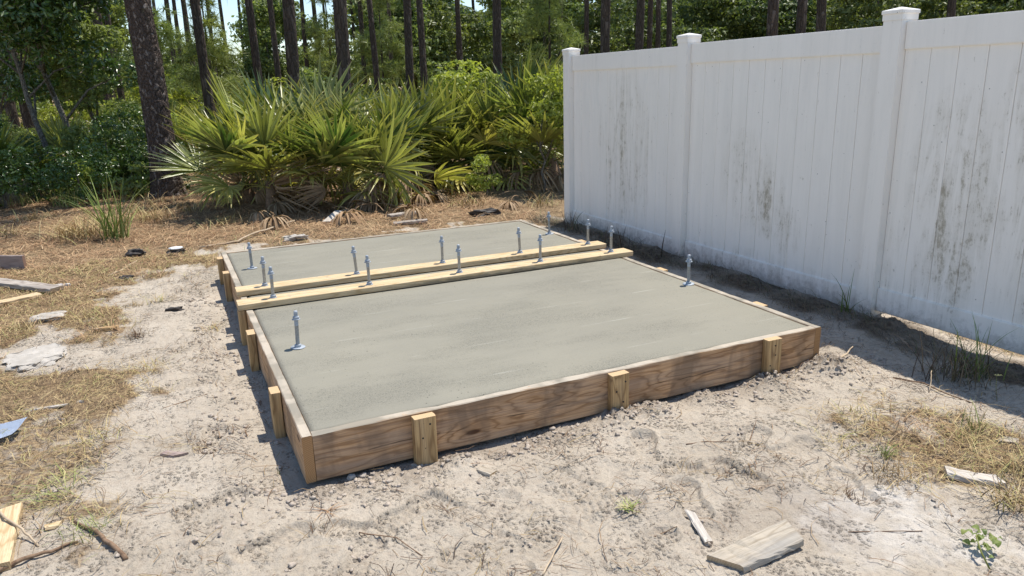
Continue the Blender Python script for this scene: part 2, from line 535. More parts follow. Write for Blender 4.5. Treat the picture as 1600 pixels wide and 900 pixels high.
m_ground = mat_ground()
m_conc = mat_concrete()
m_form = mat_wood('weathered_form_timber', (0.21, 0.115, 0.06), (0.47, 0.27, 0.13), (0.62, 0.39, 0.22), 0.85, False, 0.41, True, 0.30, endc=(0.42, 0.25, 0.12))
m_stake = mat_wood('stake_timber', (0.19, 0.11, 0.05), (0.42, 0.265, 0.12), (0.58, 0.39, 0.19), 0.2, False, 0.15, True, 0.3, endc=(0.60, 0.44, 0.26))
m_plank = mat_wood('fresh_pale_timber', (0.36, 0.24, 0.12), (0.55, 0.40, 0.22), (0.66, 0.52, 0.33), 0.12, False, 0.0, True, 0.06, 0.7, endc=(0.58, 0.42, 0.24))
m_near = mat_wood('fresh_pale_timber_smeared', (0.36, 0.24, 0.12), (0.55, 0.40, 0.22), (0.66, 0.52, 0.33), 0.12, True, 0.0, True, 0.06, 0.7, endc=(0.58, 0.42, 0.24))
m_grey = mat_wood('silvered_timber', (0.16, 0.13, 0.11), (0.34, 0.28, 0.23), (0.50, 0.44, 0.38), 0.0, False, 0.55, False, 0.25, endc=(0.35, 0.28, 0.2))
m_palewood = mat_wood('bleached_timber', (0.28, 0.24, 0.20), (0.46, 0.41, 0.35), (0.58, 0.53, 0.47), 0.0, False, 0.2, False, 0.15, 0.5, endc=(0.55, 0.45, 0.33))
m_tanwood = mat_wood('tan_offcut_timber', (0.22, 0.18, 0.13), (0.37, 0.31, 0.235), (0.46, 0.40, 0.32), 0.0, False, 0.7, False, 0.15, 0.7, endc=(0.58, 0.42, 0.24))
m_brick = mat_wood('painted_brown_timber', (0.16, 0.11, 0.10), (0.30, 0.23, 0.20), (0.36, 0.28, 0.25), 0.0, False, 0.3, False, 0.2, 0.5, endc=(0.3, 0.2, 0.15))
m_metal = mat_metal()
m_vinyl = mat_vinyl()
m_pine = mat_bark('pine_bark', (0.05, 0.037, 0.031), (0.15, 0.112, 0.09), (0.40, 0.34, 0.30), (1, 1, 0.5), 17)
m_pine_far = mat_bark('far_pine_bark', (0.045, 0.034, 0.028), (0.115, 0.088, 0.07), (0.22, 0.175, 0.145))
m_oakbark = mat_bark('grey_oak_bark', (0.12, 0.105, 0.085), (0.26, 0.235, 0.20), None, (1, 1, 0.5), 12)
m_palm = mat_leaf('palmetto_green', (0.035, 0.08, 0.018), (0.42, 0.47, 0.15), 0.30, 0.33, 0.6, tip=(0.42, 0.36, 0.14))  # wide colour range paints dark gaps and pale sun highlights into the leaflets
m_palmy = mat_leaf('palmetto_yellow_green', (0.24, 0.26, 0.06), (0.60, 0.57, 0.20), 0.3, 0.38, 0.5, tip=(0.50, 0.36, 0.14))
m_palmd = mat_leaf('palmetto_dead', (0.22, 0.15, 0.09), (0.42, 0.32, 0.21), 0.12, 0.8, 0.15, tip=(0.25, 0.17, 0.1))
m_oakleaf = mat_leaf('oak_leaf', (0.012, 0.032, 0.007), (0.10, 0.18, 0.038), 0.22, 0.3, 0.7)
m_farleaf = mat_leaf('shrub_leaf', (0.055, 0.10, 0.028), (0.30, 0.37, 0.145), 0.42, 0.5, 0.35)
m_farleaf2 = mat_leaf('yellow_shrub_leaf', (0.20, 0.27, 0.05), (0.40, 0.45, 0.11), 0.45, 0.5, 0.35)
m_darkleaf = mat_leaf('dark_shrub_leaf', (0.03, 0.058, 0.018), (0.21, 0.27, 0.10), 0.36, 0.45, 0.4)
m_needle = mat_leaf('pine_needles', (0.14, 0.20, 0.06), (0.30, 0.36, 0.14), 0.35, 0.5, 0.3)
m_straw = mat_strand('dry_straw', [(0.07, 0.048, 0.03), (0.24, 0.155, 0.075), (0.42, 0.295, 0.14), (0.56, 0.44, 0.23), (0.27, 0.29, 0.08)])
m_redstraw = mat_strand('fallen_pine_needles', [(0.17, 0.09, 0.05), (0.33, 0.19, 0.10), (0.48, 0.31, 0.17), (0.56, 0.40, 0.24)])
m_twig = mat_strand('twigs', [(0.05, 0.035, 0.025), (0.13, 0.08, 0.05), (0.24, 0.15, 0.09), (0.34, 0.26, 0.13)])
m_shadegrass = mat_strand('dark_dry_roots', [(0.05, 0.037, 0.028), (0.11, 0.08, 0.055), (0.22, 0.17, 0.11), (0.10, 0.12, 0.04)])
m_grass = mat_strand('grass_blades', [(0.10, 0.16, 0.03), (0.20, 0.26, 0.06), (0.34, 0.36, 0.12), (0.46, 0.40, 0.20)], 0.5)
m_clod = mat_plain('sand_clod', (0.33, 0.275, 0.225), (0.50, 0.43, 0.36), 30, 0.95, 0.1, 0.004)
m_rock = mat_plain('pale_concrete_rubble', (0.36, 0.33, 0.29), (0.50, 0.46, 0.41), 14, 0.9, 0.15, 0.006, (0.36, 0.33, 0.29))
m_black = mat_plain('black_charred_scrap', (0.015, 0.013, 0.012), (0.06, 0.05, 0.045), 30, 0.6, 0.35, 0.003)
m_white = mat_plain('white_scrap', (0.66, 0.66, 0.66), (0.80, 0.80, 0.80), 20, 0.6, 0.3, 0.001)
m_blue = mat_plain('pale_blue_sheet', (0.50, 0.58, 0.72), (0.60, 0.67, 0.80), 8, 0.35, 0.5, 0.0005)
m_stick = mat_plain('bleached_stick', (0.36, 0.27, 0.18), (0.56, 0.45, 0.32), 30, 0.85, 0.2, 0.002)
m_brownstick = mat_plain('brown_stem', (0.13, 0.08, 0.05), (0.30, 0.20, 0.13), 40, 0.8, 0.2, 0.002)
m_flower = mat_plain('yellow_petals', (0.65, 0.5, 0.12), (0.75, 0.62, 0.25), 30, 0.6, 0.2, 0.0005)


# ------------------------------------------------------------------ ground
def wpoly(pts):
    return np.array([G(u, v)[:2] for u, v in pts])


def inpoly(x, y, P):
    ins = np.zeros(x.shape, bool)
    j = len(P) - 1
    for i in range(len(P)):
        xi, yi = P[i]; xj, yj = P[j]
        c = ((yi > y) != (yj > y)) & (x < (xj - xi) * (y - yi) / (yj - yi + 1e-12) + xi)
        ins ^= c
        j = i
    return ins


def polydist(x, y, P):
    """signed distance, positive inside"""
    d = np.full(x.shape, 1e9)
    for i in range(len(P)):
        a = P[i - 1]; b = P[i]
        ab = b - a
        t = np.clip(((x - a[0]) * ab[0] + (y - a[1]) * ab[1]) / (ab @ ab + 1e-12), 0, 1)
        d = np.minimum(d, np.hypot(x - a[0] - t * ab[0], y - a[1] - t * ab[1]))
    return np.where(inpoly(x, y, P), d, -d)


pb = wpoly([(885, 356), (818, 345), (343, 394), (340, 418), (250, 424), (190, 448), (165, 478), (185, 508), (140, 535), (90, 525), (0, 558)])
P_BACK = np.vstack([pb, [[-9, 1.9], [-60, 3], [-60, 200], [80, 200], [80, 6], [3.7, 4.5]]])
P_L2 = wpoly([(-200, 590), (0, 585), (90, 575), (150, 572), (235, 568), (272, 578), (235, 602), (185, 640), (130, 655), (0, 665), (-200, 690)])
P_L3 = wpoly([(-150, 650), (0, 650), (120, 640), (235, 672), (272, 692), (220, 735), (175, 770), (160, 800), (100, 830), (40, 870), (-100, 900)])
P_R = wpoly([(1285, 620), (1350, 632), (1430, 655), (1500, 640), (1640, 690), (1700, 850), (1590, 800), (1540, 775), (1470, 765), (1395, 752), (1350, 700), (1300, 672)])
P_PALE = wpoly([(1320, 772), (1400, 755), (1480, 790), (1600, 835), (1660, 880), (1600, 905), (1480, 870), (1330, 850)])
P_DAMP = wpoly([(1090, 770), (1200, 735), (1300, 790), (1300, 830), (1200, 840), (1100, 830)])
FX = 3.62
FRONT_MOUNDS = [(650, 735, .08, .006), (718, 722, .08, .022), (967, 655, .13, .03), (1020, 640, .1, .026), (1205, 598, .13, .032), (1290, 575, .16, .045), (500, 770, .08, .012), (600, 745, .12, .012), (880, 672, .1, .012), (1100, 620, .1, .02)]
FOOT = [(858, 838, 0.5, .30, .105), (780, 795, 0.9, .28, .10), (735, 850, 0.6, .29, .10), (1090, 735, -0.7, .28, .10), (1010, 700, 1.1, .27, .10), (330, 790, 0.2, .28, .1), (560, 830, 2.6, .28, .1), (640, 800, .4, .28, .1), (1180, 690, .7, .28, .1), (1330, 760, 1.2, .28, .1), (240, 470, .4, .28, .1), (290, 540, 1.0, .28, .1), (950, 780, -.3, .28, .1), (800, 870, 1.4, .3, .105), (700, 790, 2.2, .28, .1), (560, 880, .9, .28, .1), (430, 850, .3, .28, .1), (1010, 850, .2, .28, .1), (1150, 740, 1.8, .28, .1), (1240, 700, .1, .28, .1), (330, 690, 1.3, .28, .1), (300, 600, .2, .28, .1), (900, 750, 1.9, .28, .1), (1080, 780, 1.2, .28, .1)]
_fm = [(G(u, v)[:2], r, h * 1.35) for u, v, r, h in FRONT_MOUNDS]
_ft = [(G(u, v)[:2], a, L, W) for u, v, a, L, W in FOOT]


def masks(x, y):
    wob = fbm(x * 2.1, y * 2.1, 5, 5, 0.68) * 0.24
    far = 1 + np.clip(np.hypot(x, y + 2.7) - 4, 0, 40) * 0.12
    s = sm(-0.16, 0.22, polydist(x, y, P_BACK) + wob * far)
    s = np.maximum(s, 0.95 * sm(-0.09, 0.13, polydist(x, y, P_L2) + wob * 0.8))
    s = np.maximum(s, 0.72 * sm(-0.10, 0.22, polydist(x, y, P_L3) + wob * 1.2))
    s = np.maximum(s, 0.80 * sm(-0.10, 0.20, polydist(x, y, P_R) + wob * 1.2))
    s = np.maximum(s, sm(3.62, 3.95, x + wob * 0.3))
    lit = sm(0.0, 1.0, 1 - np.abs(x - 3.50) / (0.27 + 0.12 * fbm(y * 2, x, 9, 3))) * sm(-1.9, -1.0, y) * sm(5.2, 4.4, y)
    lit = lit ** 0.6 * (0.6 + 0.4 * sm(-0.2, 0.3, fbm(x * 2.5, y * 2.5, 31, 3)))
    pale = sm(-0.12, 0.14, polydist(x, y, P_PALE) + wob) * 0.9
    damp = sm(-0.15, 0.2, polydist(x, y, P_DAMP) + wob) * 0.55
    inside = (x > -0.2) & (x < 2.95) & (y > -0.28) & (y < 0.05)
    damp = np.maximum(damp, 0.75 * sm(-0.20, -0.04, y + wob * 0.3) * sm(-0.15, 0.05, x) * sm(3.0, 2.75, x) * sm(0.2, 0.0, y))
    return s, lit, pale, damp


def height(x, y, detail=True):
    x = np.asarray(x, float); y = np.asarray(y, float)
    d = np.hypot(x - 1.3, y - 1.0)
    h = fbm(x * 0.8, y * 0.8, 2, 3) * 0.022 + fbm(x * 2.7, y * 2.7, 3, 3) * 0.011
    h = h + sm(12, 60, d) * (fbm(x * 0.05, y * 0.05, 40, 3) * 0.7)
    if detail:
        s1 = fbm(x * 9, y * 9, 4, 3, 0.6)
        h = h + s1 * 0.0045
        # crumbly, trodden areas
        cr = sm(0.0, 0.45, fbm(x * 1.7, y * 1.7, 77, 3))
        b = np.abs(fbm(x * 24, y * 24, 6, 3, 0.6))
        h = h + (0.0018 + 0.009 * cr) * (b - 0.3)
        h = h + 0.0012 * pn(x * 75, y * 75, 8)
        cr2 = sm(0.05, 0.5, fbm(x * 2.6, y * 2.6, 78, 3))
        h = h + (0.0015 + 0.010 * cr2) * (np.abs(pn(x * 42, y * 42, 9)) - 0.25)
        # scuffs: short curved ridges left by boots and shovel
        wx = x + 0.12 * pn(x * 1.3, y * 1.3, 55); wy = y + 0.12 * pn(x * 1.3, y * 1.3, 56)
        rg = 1 - np.abs(pn(wx * 3.1, wy * 3.1, 57)) * 5
        h = h + 0.004 * np.clip(rg, 0, 1) ** 2
    # trim around the formwork: bottom edge of the boards stays just visible
    e = np.maximum(np.maximum(-x, x - 2.74), np.maximum(-y, y - 3.77))
    near = sm(0.30, 0.0, e)
    h = h * (1 - 0.85 * near) - 0.010 * near
    # spill bank against front boards
    for (c, r, hh) in _fm:
        q = ((x - c[0]) ** 2 + (y - c[1]) ** 2) / r ** 2
        h = h + hh * np.exp(-q * 1.2) * (0.8 + 0.9 * np.abs(fbm(x * 28, y * 28, 12, 2)))
    # footprints
    for (c, a, L, W) in _ft:
        dx = (x - c[0]) * math.cos(a) + (y - c[1]) * math.sin(a)
        dy = -(x - c[0]) * math.sin(a) + (y - c[1]) * math.cos(a)
        wl = W * (0.5 - 0.09 * np.cos(dx / L * 9))
        q = np.sqrt((dx / (L * 0.5)) ** 4 + (dy / wl) ** 4)
        ins = sm(1.08, 0.82, q)
        rim = np.exp(-((q - 1.25) / 0.25) ** 2)
        tread = np.sin(dx * 2 * math.pi / 0.030 + 26 * np.abs(dy))
        h = h * (1 - 0.6 * ins) - ins * (0.017 - 0.006 * np.clip(tread, -.7, .7)) + rim * 0.008
    # soil drawn up along fence, a low gap under its nearest bay
    fz = np.exp(-((x - FX) / 0.22) ** 2)
    h = h + fz * (0.022 * sm(-0.1, 0.7, y) - 0.012 * sm(0.2, -0.3, y) + 0.02 * fbm(y * 4, x, 66, 2)) * sm(6.0, 4.4, y)
    s, lit, pale, damp = masks(x, y)
    h = h + s * 0.012 * np.abs(fbm(x * 6, y * 6, 21, 3))
    return h


def grid_axis(lo, hi, c, step, grow, flat):
    out = [c]
    p = c
    while p < hi:
        p += step * (1 + max(0, p - c - flat) * grow); out.append(p)
    p = c; left = []
    while p > lo:
        p -= step * (1 + max(0, c - p - flat) * grow); left.append(p)
    return np.array(left[::-1] + out)


gx = grid_axis(-250, 250, 1.0, 0.009, 3.4, 2.0)
gy = grid_axis(-150, 500, -0.5, 0.0075, 3.0, 0.65)
X, Y = np.meshgrid(gx, gy)
Hh = height(X.ravel(), Y.ravel())
V = np.stack([X.ravel(), Y.ravel(), Hh], 1)
nx, ny = len(gx), len(gy)
idx = np.arange(nx * ny).reshape(ny, nx)
Fq = np.stack([idx[:-1, :-1].ravel(), idx[:-1, 1:].ravel(), idx[1:, 1:].ravel(), idx[1:, :-1].ravel()], 1)
me = np_mesh('ground', V, Fq, [m_ground], True)
s_, l_, p_, d_ = masks(V[:, 0], V[:, 1])
s_ = s_ * (1 - 0.24 * sm(3.0, 1.6, V[:, 1]) * sm(3.6, 3.3, V[:, 0]))
for nm, arr in (('straw', s_), ('litter', l_), ('pale', p_), ('damp', d_)):
    a = me.attributes.new(nm, 'FLOAT', 'POINT')
    a.data.foreach_set('value', arr.astype(np.float32))
print('ground verts', len(V))
tag(link('ground', me), kind='structure')


def hz(x, y):
    return float(height(np.array([x]), np.array([y]))[0])


# ------------------------------------------------------------------ concrete slab and formwork
SH = 0.212
A_, B_, C_, D_ = Vector((0, 0)), Vector((2.718, 0)), Vector((2.752, 3.762)), Vector((-0.02, 3.772))
TH = 0.040


def slab():
    ins = TH + 0.003
    nx, ny = 110, 150
    us = np.linspace(0, 1, nx + 1); vs = np.linspace(0, 1, ny + 1)
    U, Vv = np.meshgrid(us, vs)
    a = np.array([A_.x + ins, A_.y + ins]); b = np.array([B_.x - ins, B_.y + ins]); c = np.array([C_.x - ins, C_.y - ins]); d = np.array([D_.x + ins, D_.y - ins])
    P = ((1 - U) * (1 - Vv))[..., None] * a + (U * (1 - Vv))[..., None] * b + (U * Vv)[..., None] * c + ((1 - U) * Vv)[..., None] * d
    x = P[..., 0].ravel(); y = P[..., 1].ravel()
    z = SH - 0.003 + 0.0016 * fbm(x * 1.2, y * 5, 50, 3)
    edge = np.minimum(np.minimum(U, 1 - U) * 2.6, np.minimum(Vv, 1 - Vv) * 3.6).ravel()
    z = z - 0.004 * (edge < 1e-6)
    n = len(x)
    V = np.stack([x, y, z], 1)
    idx = np.arange(n).reshape(ny + 1, nx + 1)
    F = np.stack([idx[:-1, :-1].ravel(), idx[:-1, 1:].ravel(), idx[1:, 1:].ravel(), idx[1:, :-1].ravel()], 1)
    rim = np.concatenate([idx[0, :], idx[1:, -1], idx[-1, -2::-1], idx[-2:0:-1, 0]])
    low = V[rim].copy(); low[:, 2] = -0.05
    V2 = np.vstack([V, low]); k = len(rim); r2 = n + np.arange(k)
    S = np.stack([rim, r2, np.roll(r2, -1), np.roll(rim, -1)], 1)
    me = np_mesh('concrete_slab', V2, np.vstack([F, S]), [m_conc], True)
    o = link('concrete_slab', me)
    tag(o, 'smooth grey freshly poured concrete slab inside the low timber form', 'concrete slab')


slab()


def board_mesh(name, L, W, T, mat, seed=0, rough=0.0012, bev=0.003, chew=0.0, step=0.06, skew0=0.0, skew1=0.0):
    """box with length on local X, width Y, thickness Z, centred; worn bevelled edges"""
    rs = np.random.default_rng(seed + 100)
    n = max(2, int(L / step))
    xs = np.linspace(-L / 2, L / 2, n + 1)
    prof = []
    hw, ht = W / 2, T / 2
    b = min(bev, hw * .4, ht * .4)
    prof = [(-hw + b, -ht), (0, -ht), (hw - b, -ht), (hw, -ht + b), (hw, 0), (hw, ht - b), (hw - b, ht), (0, ht), (-hw + b, ht), (-hw, ht - b), (-hw, 0), (-hw, -ht + b)]
    k = len(prof)
    V = []
    bow = rs.normal(0, 1, 3)
    for i, x in enumerate(xs):
        t = i / n
        for j, (py, pz) in enumerate(prof):
            dy, dz = rs.normal(0, rough, 2)
            if chew and j in (5, 6, 8, 9):
                q = chew * max(0, float(pn(x * 9 + seed, j * 0.3, seed + 3)) * 1.6 - 0.15)
                dz -= q
                dy -= math.copysign(q * 0.4, py)
            sx = (skew0 * (1 - t) if i == 0 else 0) + (skew1 if i == n else 0)
            V.append((x + sx * (py / max(W, 1e-6)), py + dy + bow[0] * rough * 1.5 * math.sin(t * 3.14), pz + dz + bow[1] * rough * 1.2 * math.sin(t * 3.14)))
    bm = bmesh.new()
    vs = [bm.verts.new(v) for v in V]
    for i in range(n):
        for j in range(k):
            a = i * k + j; b2 = i * k + (j + 1) % k
            bm.faces.new((vs[a], vs[b2], vs[b2 + k], vs[a + k]))
    bm.faces.new([vs[j] for j in range(k)][::-1])
    bm.faces.new([vs[n * k + j] for j in range(k)])
    bmesh.ops.recalc_face_normals(bm, faces=bm.faces)
    return bm_mesh(name, bm, [mat])


form = thing('timber_formwork', 'low rectangular formwork of brown boards and stakes holding the wet slab', 'formwork', (0, 0, 0))


def form_board(p, q, face_in, seed, name='form_board', ztop=SH, ht=0.200, chew=0.004, label=None):
    """vertical board from p to q, outer face on line pq; face_in = inward normal"""
    p = Vector((p[0], p[1])); q = Vector((q[0], q[1]))
    L = (q - p).length
    yaw = math.atan2(q.y - p.y, q.x - p.x)
    c = (p + q) / 2 + face_in * TH / 2
    me = board_mesh(name, L, ht, TH, m_form, seed, 0.0003, 0.0035, 0, 0.04)
    # stand board up: local Y (width) becomes world Z
    o = link(name, me, form, (c.x, c.y, ztop - ht / 2), (math.radians(90), 0, yaw))
    # rough top edge with lumps of spilled cement: push verts of the upper edge
    rs = np.random.default_rng(seed)
    n = len(me.vertices); co = np.empty(n * 3); me.vertices.foreach_get('co', co); co = co.reshape(-1, 3)
    topm = co[:, 1] > ht / 2 - 0.006
    wv = np.maximum(0, pn(co[:, 0] * 7 + seed, co[:, 2] * 40, seed)) ** 1.5
    co[topm, 1] -= (wv * chew)[topm]
    co[topm, 1] += 0.002 * pn(co[:, 0] * 2.3, co[:, 0] * 0, seed + 4)[topm]
    me.vertices.foreach_set('co', co.ravel()); me.update()
    if label: o['label'] = label
    return o


form_board((TH + 0.002, 0), (B_.x - TH - 0.002, 0), Vector((0, 1)), 3, chew=0.010, label='long front board with knots and a chipped cement-smeared top edge')
form_board((D_.x, D_.y), (0, 0), Vector((1, 0)), 4, label='left side board with orange end grain at the front corner')
form_board((B_.x, 0), (C_.x, C_.y), Vector((-1, 0)), 5)
form_board((C_.x - TH - 0.002, C_.y), (D_.x + TH + 0.002, D_.y), Vector((0, -1)), 6)


def lathe(name, prof, seg, mat, smooth=True):
    V = []; F = []
    for r, z in prof:
        for i in range(seg):
            a = 2 * math.pi * i / seg
            V.append((r * math.cos(a), r * math.sin(a), z))
    for k in range(len(prof) - 1):
        for i in range(seg):
            j = (i + 1) % seg
            F.append((k * seg + i, k * seg + j, (k + 1) * seg + j, (k + 1) * seg + i))
    me = np_mesh(name, V, F, [mat], smooth)
    return me


def stake(x, y, yaw, w=0.092, t=0.042, top=0.205, tilt=0.0, seed=0, tx=0.0, outer=-1):
    L = top + 0.10
    me = board_mesh('stake', L, w, t, m_stake, seed, 0.0006, 0.0025, 0, 0.08)
    o = link('stake', me, form)
    # local X -> up, local Y -> along the board (yaw)
    M = Matrix.Rotation(yaw, 4, 'Z') @ Matrix.Rotation(tilt, 4, 'Y') @ Matrix.Rotation(tx, 4, 'X') @ Matrix(((0, 1, 0, 0), (0, 0, 1, 0), (1, 0, 0, 0), (0, 0, 0, 1)))
    o.matrix_basis = Matrix.Translation((x, y, top - L / 2)) @ M
    rn = random.Random(seed)
    for k in range(3):
        me2 = lathe('nail_head', [(0.0001, 0.0012), (0.0042, 0.0012), (0.0042, -0.001)], 8, m_black)
        a_ = link('nail_head', me2, o, (L / 2 - 0.03 - k * 0.05 - rn.uniform(0, .01), rn.uniform(-.028, .028), (-1 if True else 1) * (t / 2 + 0.0004)), (math.pi, 0, 0))
        a_.location.z = t / 2 + .0004; a_.rotation_euler = (0, 0, 0)
        if outer < 0: a_.location.z *= -1; a_.rotation_euler = (math.pi, 0, 0)
    return o


# front stakes (outside the front board: y < 0)
st_f = [(0.485, 0.204, 0.010, 1), (1.430, 0.207, -0.015, 2), (2.355, 0.214, 0.012, 3)]
for x, tp, ti, sd in st_f:
    stake(x, -0.023, 0, top=tp, tilt=ti, seed=sd)
# left stakes
for (u, v, tp, ti, sd) in [(433, 613, .205, .03, 4), (393, 521, .208, -.01, 5), (352, 427, .206, .02, 7), (345, 404, .204, .0, 8)]:
    p = G(u, v, tp)
    stake(-0.024 - 0.02 * p[1] / 3.77, p[1] + 0.03, math.radians(90), top=tp, tilt=ti, seed=sd)
stake(-0.034, 1.95, math.radians(90), top=.2105, seed=6)
# right stakes
for (u, v, sd) in [(1197, 473, 9), (1050, 418, 10), (912, 376, 11)]:
    p = G(u, v, .205)
    stake(B_.x + 0.034 * p[1] / 3.76 + 0.024, p[1], math.radians(-90), top=.206, seed=sd)

# cross planks lying on the form
for nm, lab, x0, x1, y0, y1, sd in [
    ('cross_plank', 'nearer pale plank laid across the slab, its near face smeared dark with cement', -0.052, 2.795, 1.968, 1.957, 21),
        ('cross_plank', 'farther pale plank laid across the slab, with a dark knot in its middle', -0.030, 2.765, 2.300, 2.290, 22)]:
    L = math.hypot(x1 - x0, y1 - y0)
    me = board_mesh(nm, L, 0.138, 0.037, m_near if sd == 21 else m_plank, sd, 0.00015, 0.003, 0, 0.09)
    o = link(nm, me, None, ((x0 + x1) / 2, (y0 + y1) / 2, SH + 0.0205), (0, 0.0005, math.atan2(y1 - y0, x1 - x0)))
    tag(o, lab, 'plank', 'planks laid across the slab')


# ------------------------------------------------------------------ anchor bolts
def rod_mesh():
    prof = [(0.0001, -0.01), (0.0100, -0.01), (0.0100, 0.12)]
    z = 0.12
    while z < 0.192:
        prof += [(0.0102, z), (0.0107, z + 0.0013), (0.0102, z + 0.0026)]
        z += 0.003
    prof += [(0.0100, 0.194), (0.0088, 0.198), (0.0001, 0.1985)]
    return lathe('rod', prof, 14, m_metal)


def hex_mesh(name, r, h, ri=0.0102):
    prof = [(ri, 0), (r * 0.93, 0), (r, h * 0.12), (r, h * 0.88), (r * 0.93, h), (ri, h)]
    me = lathe(name, prof, 6, m_metal, False)
    return me


me_rod = rod_mesh()
me_nut = hex_mesh('nut', 0.0175, 0.0135)
me_wsmall = lathe('washer', [(0.0102, 0), (0.0215, 0), (0.0215, 0.0035), (0.0102, 0.003)], 20, m_metal, False)
me_wbig = lathe('washer', [(0.0102, 0), (0.0375, 0), (0.0378, 0.0015), (0.0375, 0.0035), (0.0102, 0.0035)], 28, m_metal, False)
me_wmid = lathe('washer', [(0.0102, 0), (0.0235, 0), (0.0235, 0.003), (0.0102, 0.003)], 24, m_metal, False)


def bolt(x, y, z, wash, label, k):
    t = thing('anchor_bolt', label, 'bolt', (x, y, z), (random.uniform(-.05, .05), random.uniform(-.05, .05), random.uniform(0, 6)), 'galvanised anchor bolts standing in the slab')
    link('rod', me_rod, t)
    link('washer', wash, t, (0, 0, 0.0005))
    link('nut', me_nut, t, (0, 0, 0.0045), (0, 0, 0.3))
    link('washer', me_wsmall, t, (0, 0, 0.152))
    link('nut', me_nut, t, (0, 0, 0.1555), (0, 0, 0.8))
    return t


BX = [0.160, 0.777, 1.412, 2.040, 2.640]
ordn = ['leftmost', 'second from left', 'middle', 'second from right', 'rightmost']
bolt(0.163, 1.065, SH - 0.002, me_wbig, 'anchor bolt alone in the front left of the slab, on a wide washer', 0)
bolt(2.655, 1.040, SH - 0.002, me_wbig, 'anchor bolt alone at the right edge of the slab, nearest the fence gap', 1)
bolt(0.150, 3.045, SH - 0.002, me_wbig, 'anchor bolt on a wide washer in the far left corner of the slab', 2)
bolt(2.660, 2.995, SH - 0.002, me_wbig, 'anchor bolt in the far right corner of the slab, tipped by the fence end', 3)
for i, x in enumerate(BX):
    zz = SH + 0.0392
    bolt(x + (0.004 if i == 0 else 0), 1.968 - i * 0.0027, zz, me_wmid, '%s anchor bolt of the five standing on the nearer cross plank' % ordn[i], i)
    bolt(x - 0.005, 2.300 - i * 0.0025, zz, me_wmid, '%s anchor bolt of the five standing on the farther cross plank' % ordn[i], i)

# ------------------------------------------------------------------ fence
FZ = [-0.026, -0.013, 0.0, 0.013]
PYS = [4.345 - 1.941 * i for i in range(4)]
HF = 1.83
fence = thing('vinyl_fence', 'tall white vinyl privacy fence with mildew streaks beside the slab', 'fence', (FX, PYS[1], 0))


def fbox(name, x0, x1, y0, y1, z0, z1, bev=0.004, parent=fence):
    bm = bmesh.new()
    bmesh.ops.create_cube(bm, size=1)
    for v in bm.verts:
        v.co = Vector(((x0 + x1) / 2 + v.co.x * (x1 - x0) - FX, (y0 + y1) / 2 + v.co.y * (y1 - y0) - PYS[1], (z0 + z1) / 2 + v.co.z * (z1 - z0)))
    if bev: bmesh.ops.bevel(bm, geom=bm.edges[:], offset=bev, segments=2, affect='EDGES')
    return link(name, bm_mesh(name, bm, [m_vinyl]), parent)


PXC = FX + 0.03
for i, py in enumerate(PYS):
    z0 = FZ[i]
    post = fbox('post', PXC - 0.0635, PXC + 0.0635, py - 0.0635, py + 0.0635, z0 - 0.15, z0 + HF - 0.01)
    # cap: skirt, overhanging lip and low pyramid
    bm = bmesh.new()
    zt = z0 + HF - 0.035
    rings = [(0.0655, 0), (0.0665, 0.002), (0.0665, 0.034), (0.0715, 0.038), (0.0715, 0.054), (0.069, 0.058), (0.0, 0.076)]
    prev = None
    for r, z in rings:
        if r == 0:
            v = bm.verts.new((PXC - FX, py - PYS[1], zt + z))
            for a in range(4): bm.faces.new((prev[a], prev[(a + 1) % 4], v))
            break
        cur = [bm.verts.new((PXC - FX + sx * r, py - PYS[1] + sy * r, zt + z)) for sx, sy in ((-1, -1), (1, -1), (1, 1), (-1, 1))]
        if prev:
            for a in range(4): bm.faces.new((prev[a], prev[(a + 1) % 4], cur[(a + 1) % 4], cur[a]))
        prev = cur
    bmesh.ops.recalc_face_normals(bm, faces=bm.faces)
    link('post_cap', bm_mesh('post_cap', bm, [m_vinyl]), post)

for i in range(3):
    ya, yb = PYS[i + 1] + 0.0635, PYS[i] - 0.0635
    z0 = (FZ[i] + FZ[i + 1]) / 2
    rt = z0 + HF - 0.05
    fbox('rail', PXC - 0.025, PXC + 0.025, ya + 0.0003, yb - 0.0003, rt - 0.155, rt, 0.005)
    rb = z0 + (0.045 if i == 2 else 0.015)
    fbox('rail', PXC - 0.025, PXC + 0.025, ya + 0.0003, yb - 0.0003, rb, rb + 0.15, 0.005)
    n = 11
    wdt = (yb - ya) / n
    for k in range(n):
        y0 = ya + k * wdt; y1 = y0 + wdt
        # tongue and groove board: chamfered long edges leave a V joint
        bm = bmesh.new()
        g = 0.0055
        off = 0.0007 * math.sin(k * 5.1 + i)
        pr = [(-0.011, y0 + g), (-0.011, y1 - g), (-0.0085, y1 - 0.0012), (0.006, y1 - 0.0012), (0.011, y1 - g), (0.011, y0 + g), (0.006, y0 + 0.0012), (-0.0085, y0 + 0.0012)]
        za, zb = rb + 0.14, rt - 0.15
        lo = [bm.verts.new((PXC + px + off - FX, py - PYS[1], za)) for px, py in pr]
        hi = [bm.verts.new((PXC + px + off - FX, py - PYS[1], zb)) for px, py in pr]
        for a in range(8): bm.faces.new((lo[a], lo[(a + 1) % 8], hi[(a + 1) % 8], hi[a]))
        bm.faces.new(lo[::-1]); bm.faces.new(hi)
        bmesh.ops.recalc_face_normals(bm, faces=bm.faces)
        link('picket', bm_mesh('picket', bm, [m_vinyl]), fence)


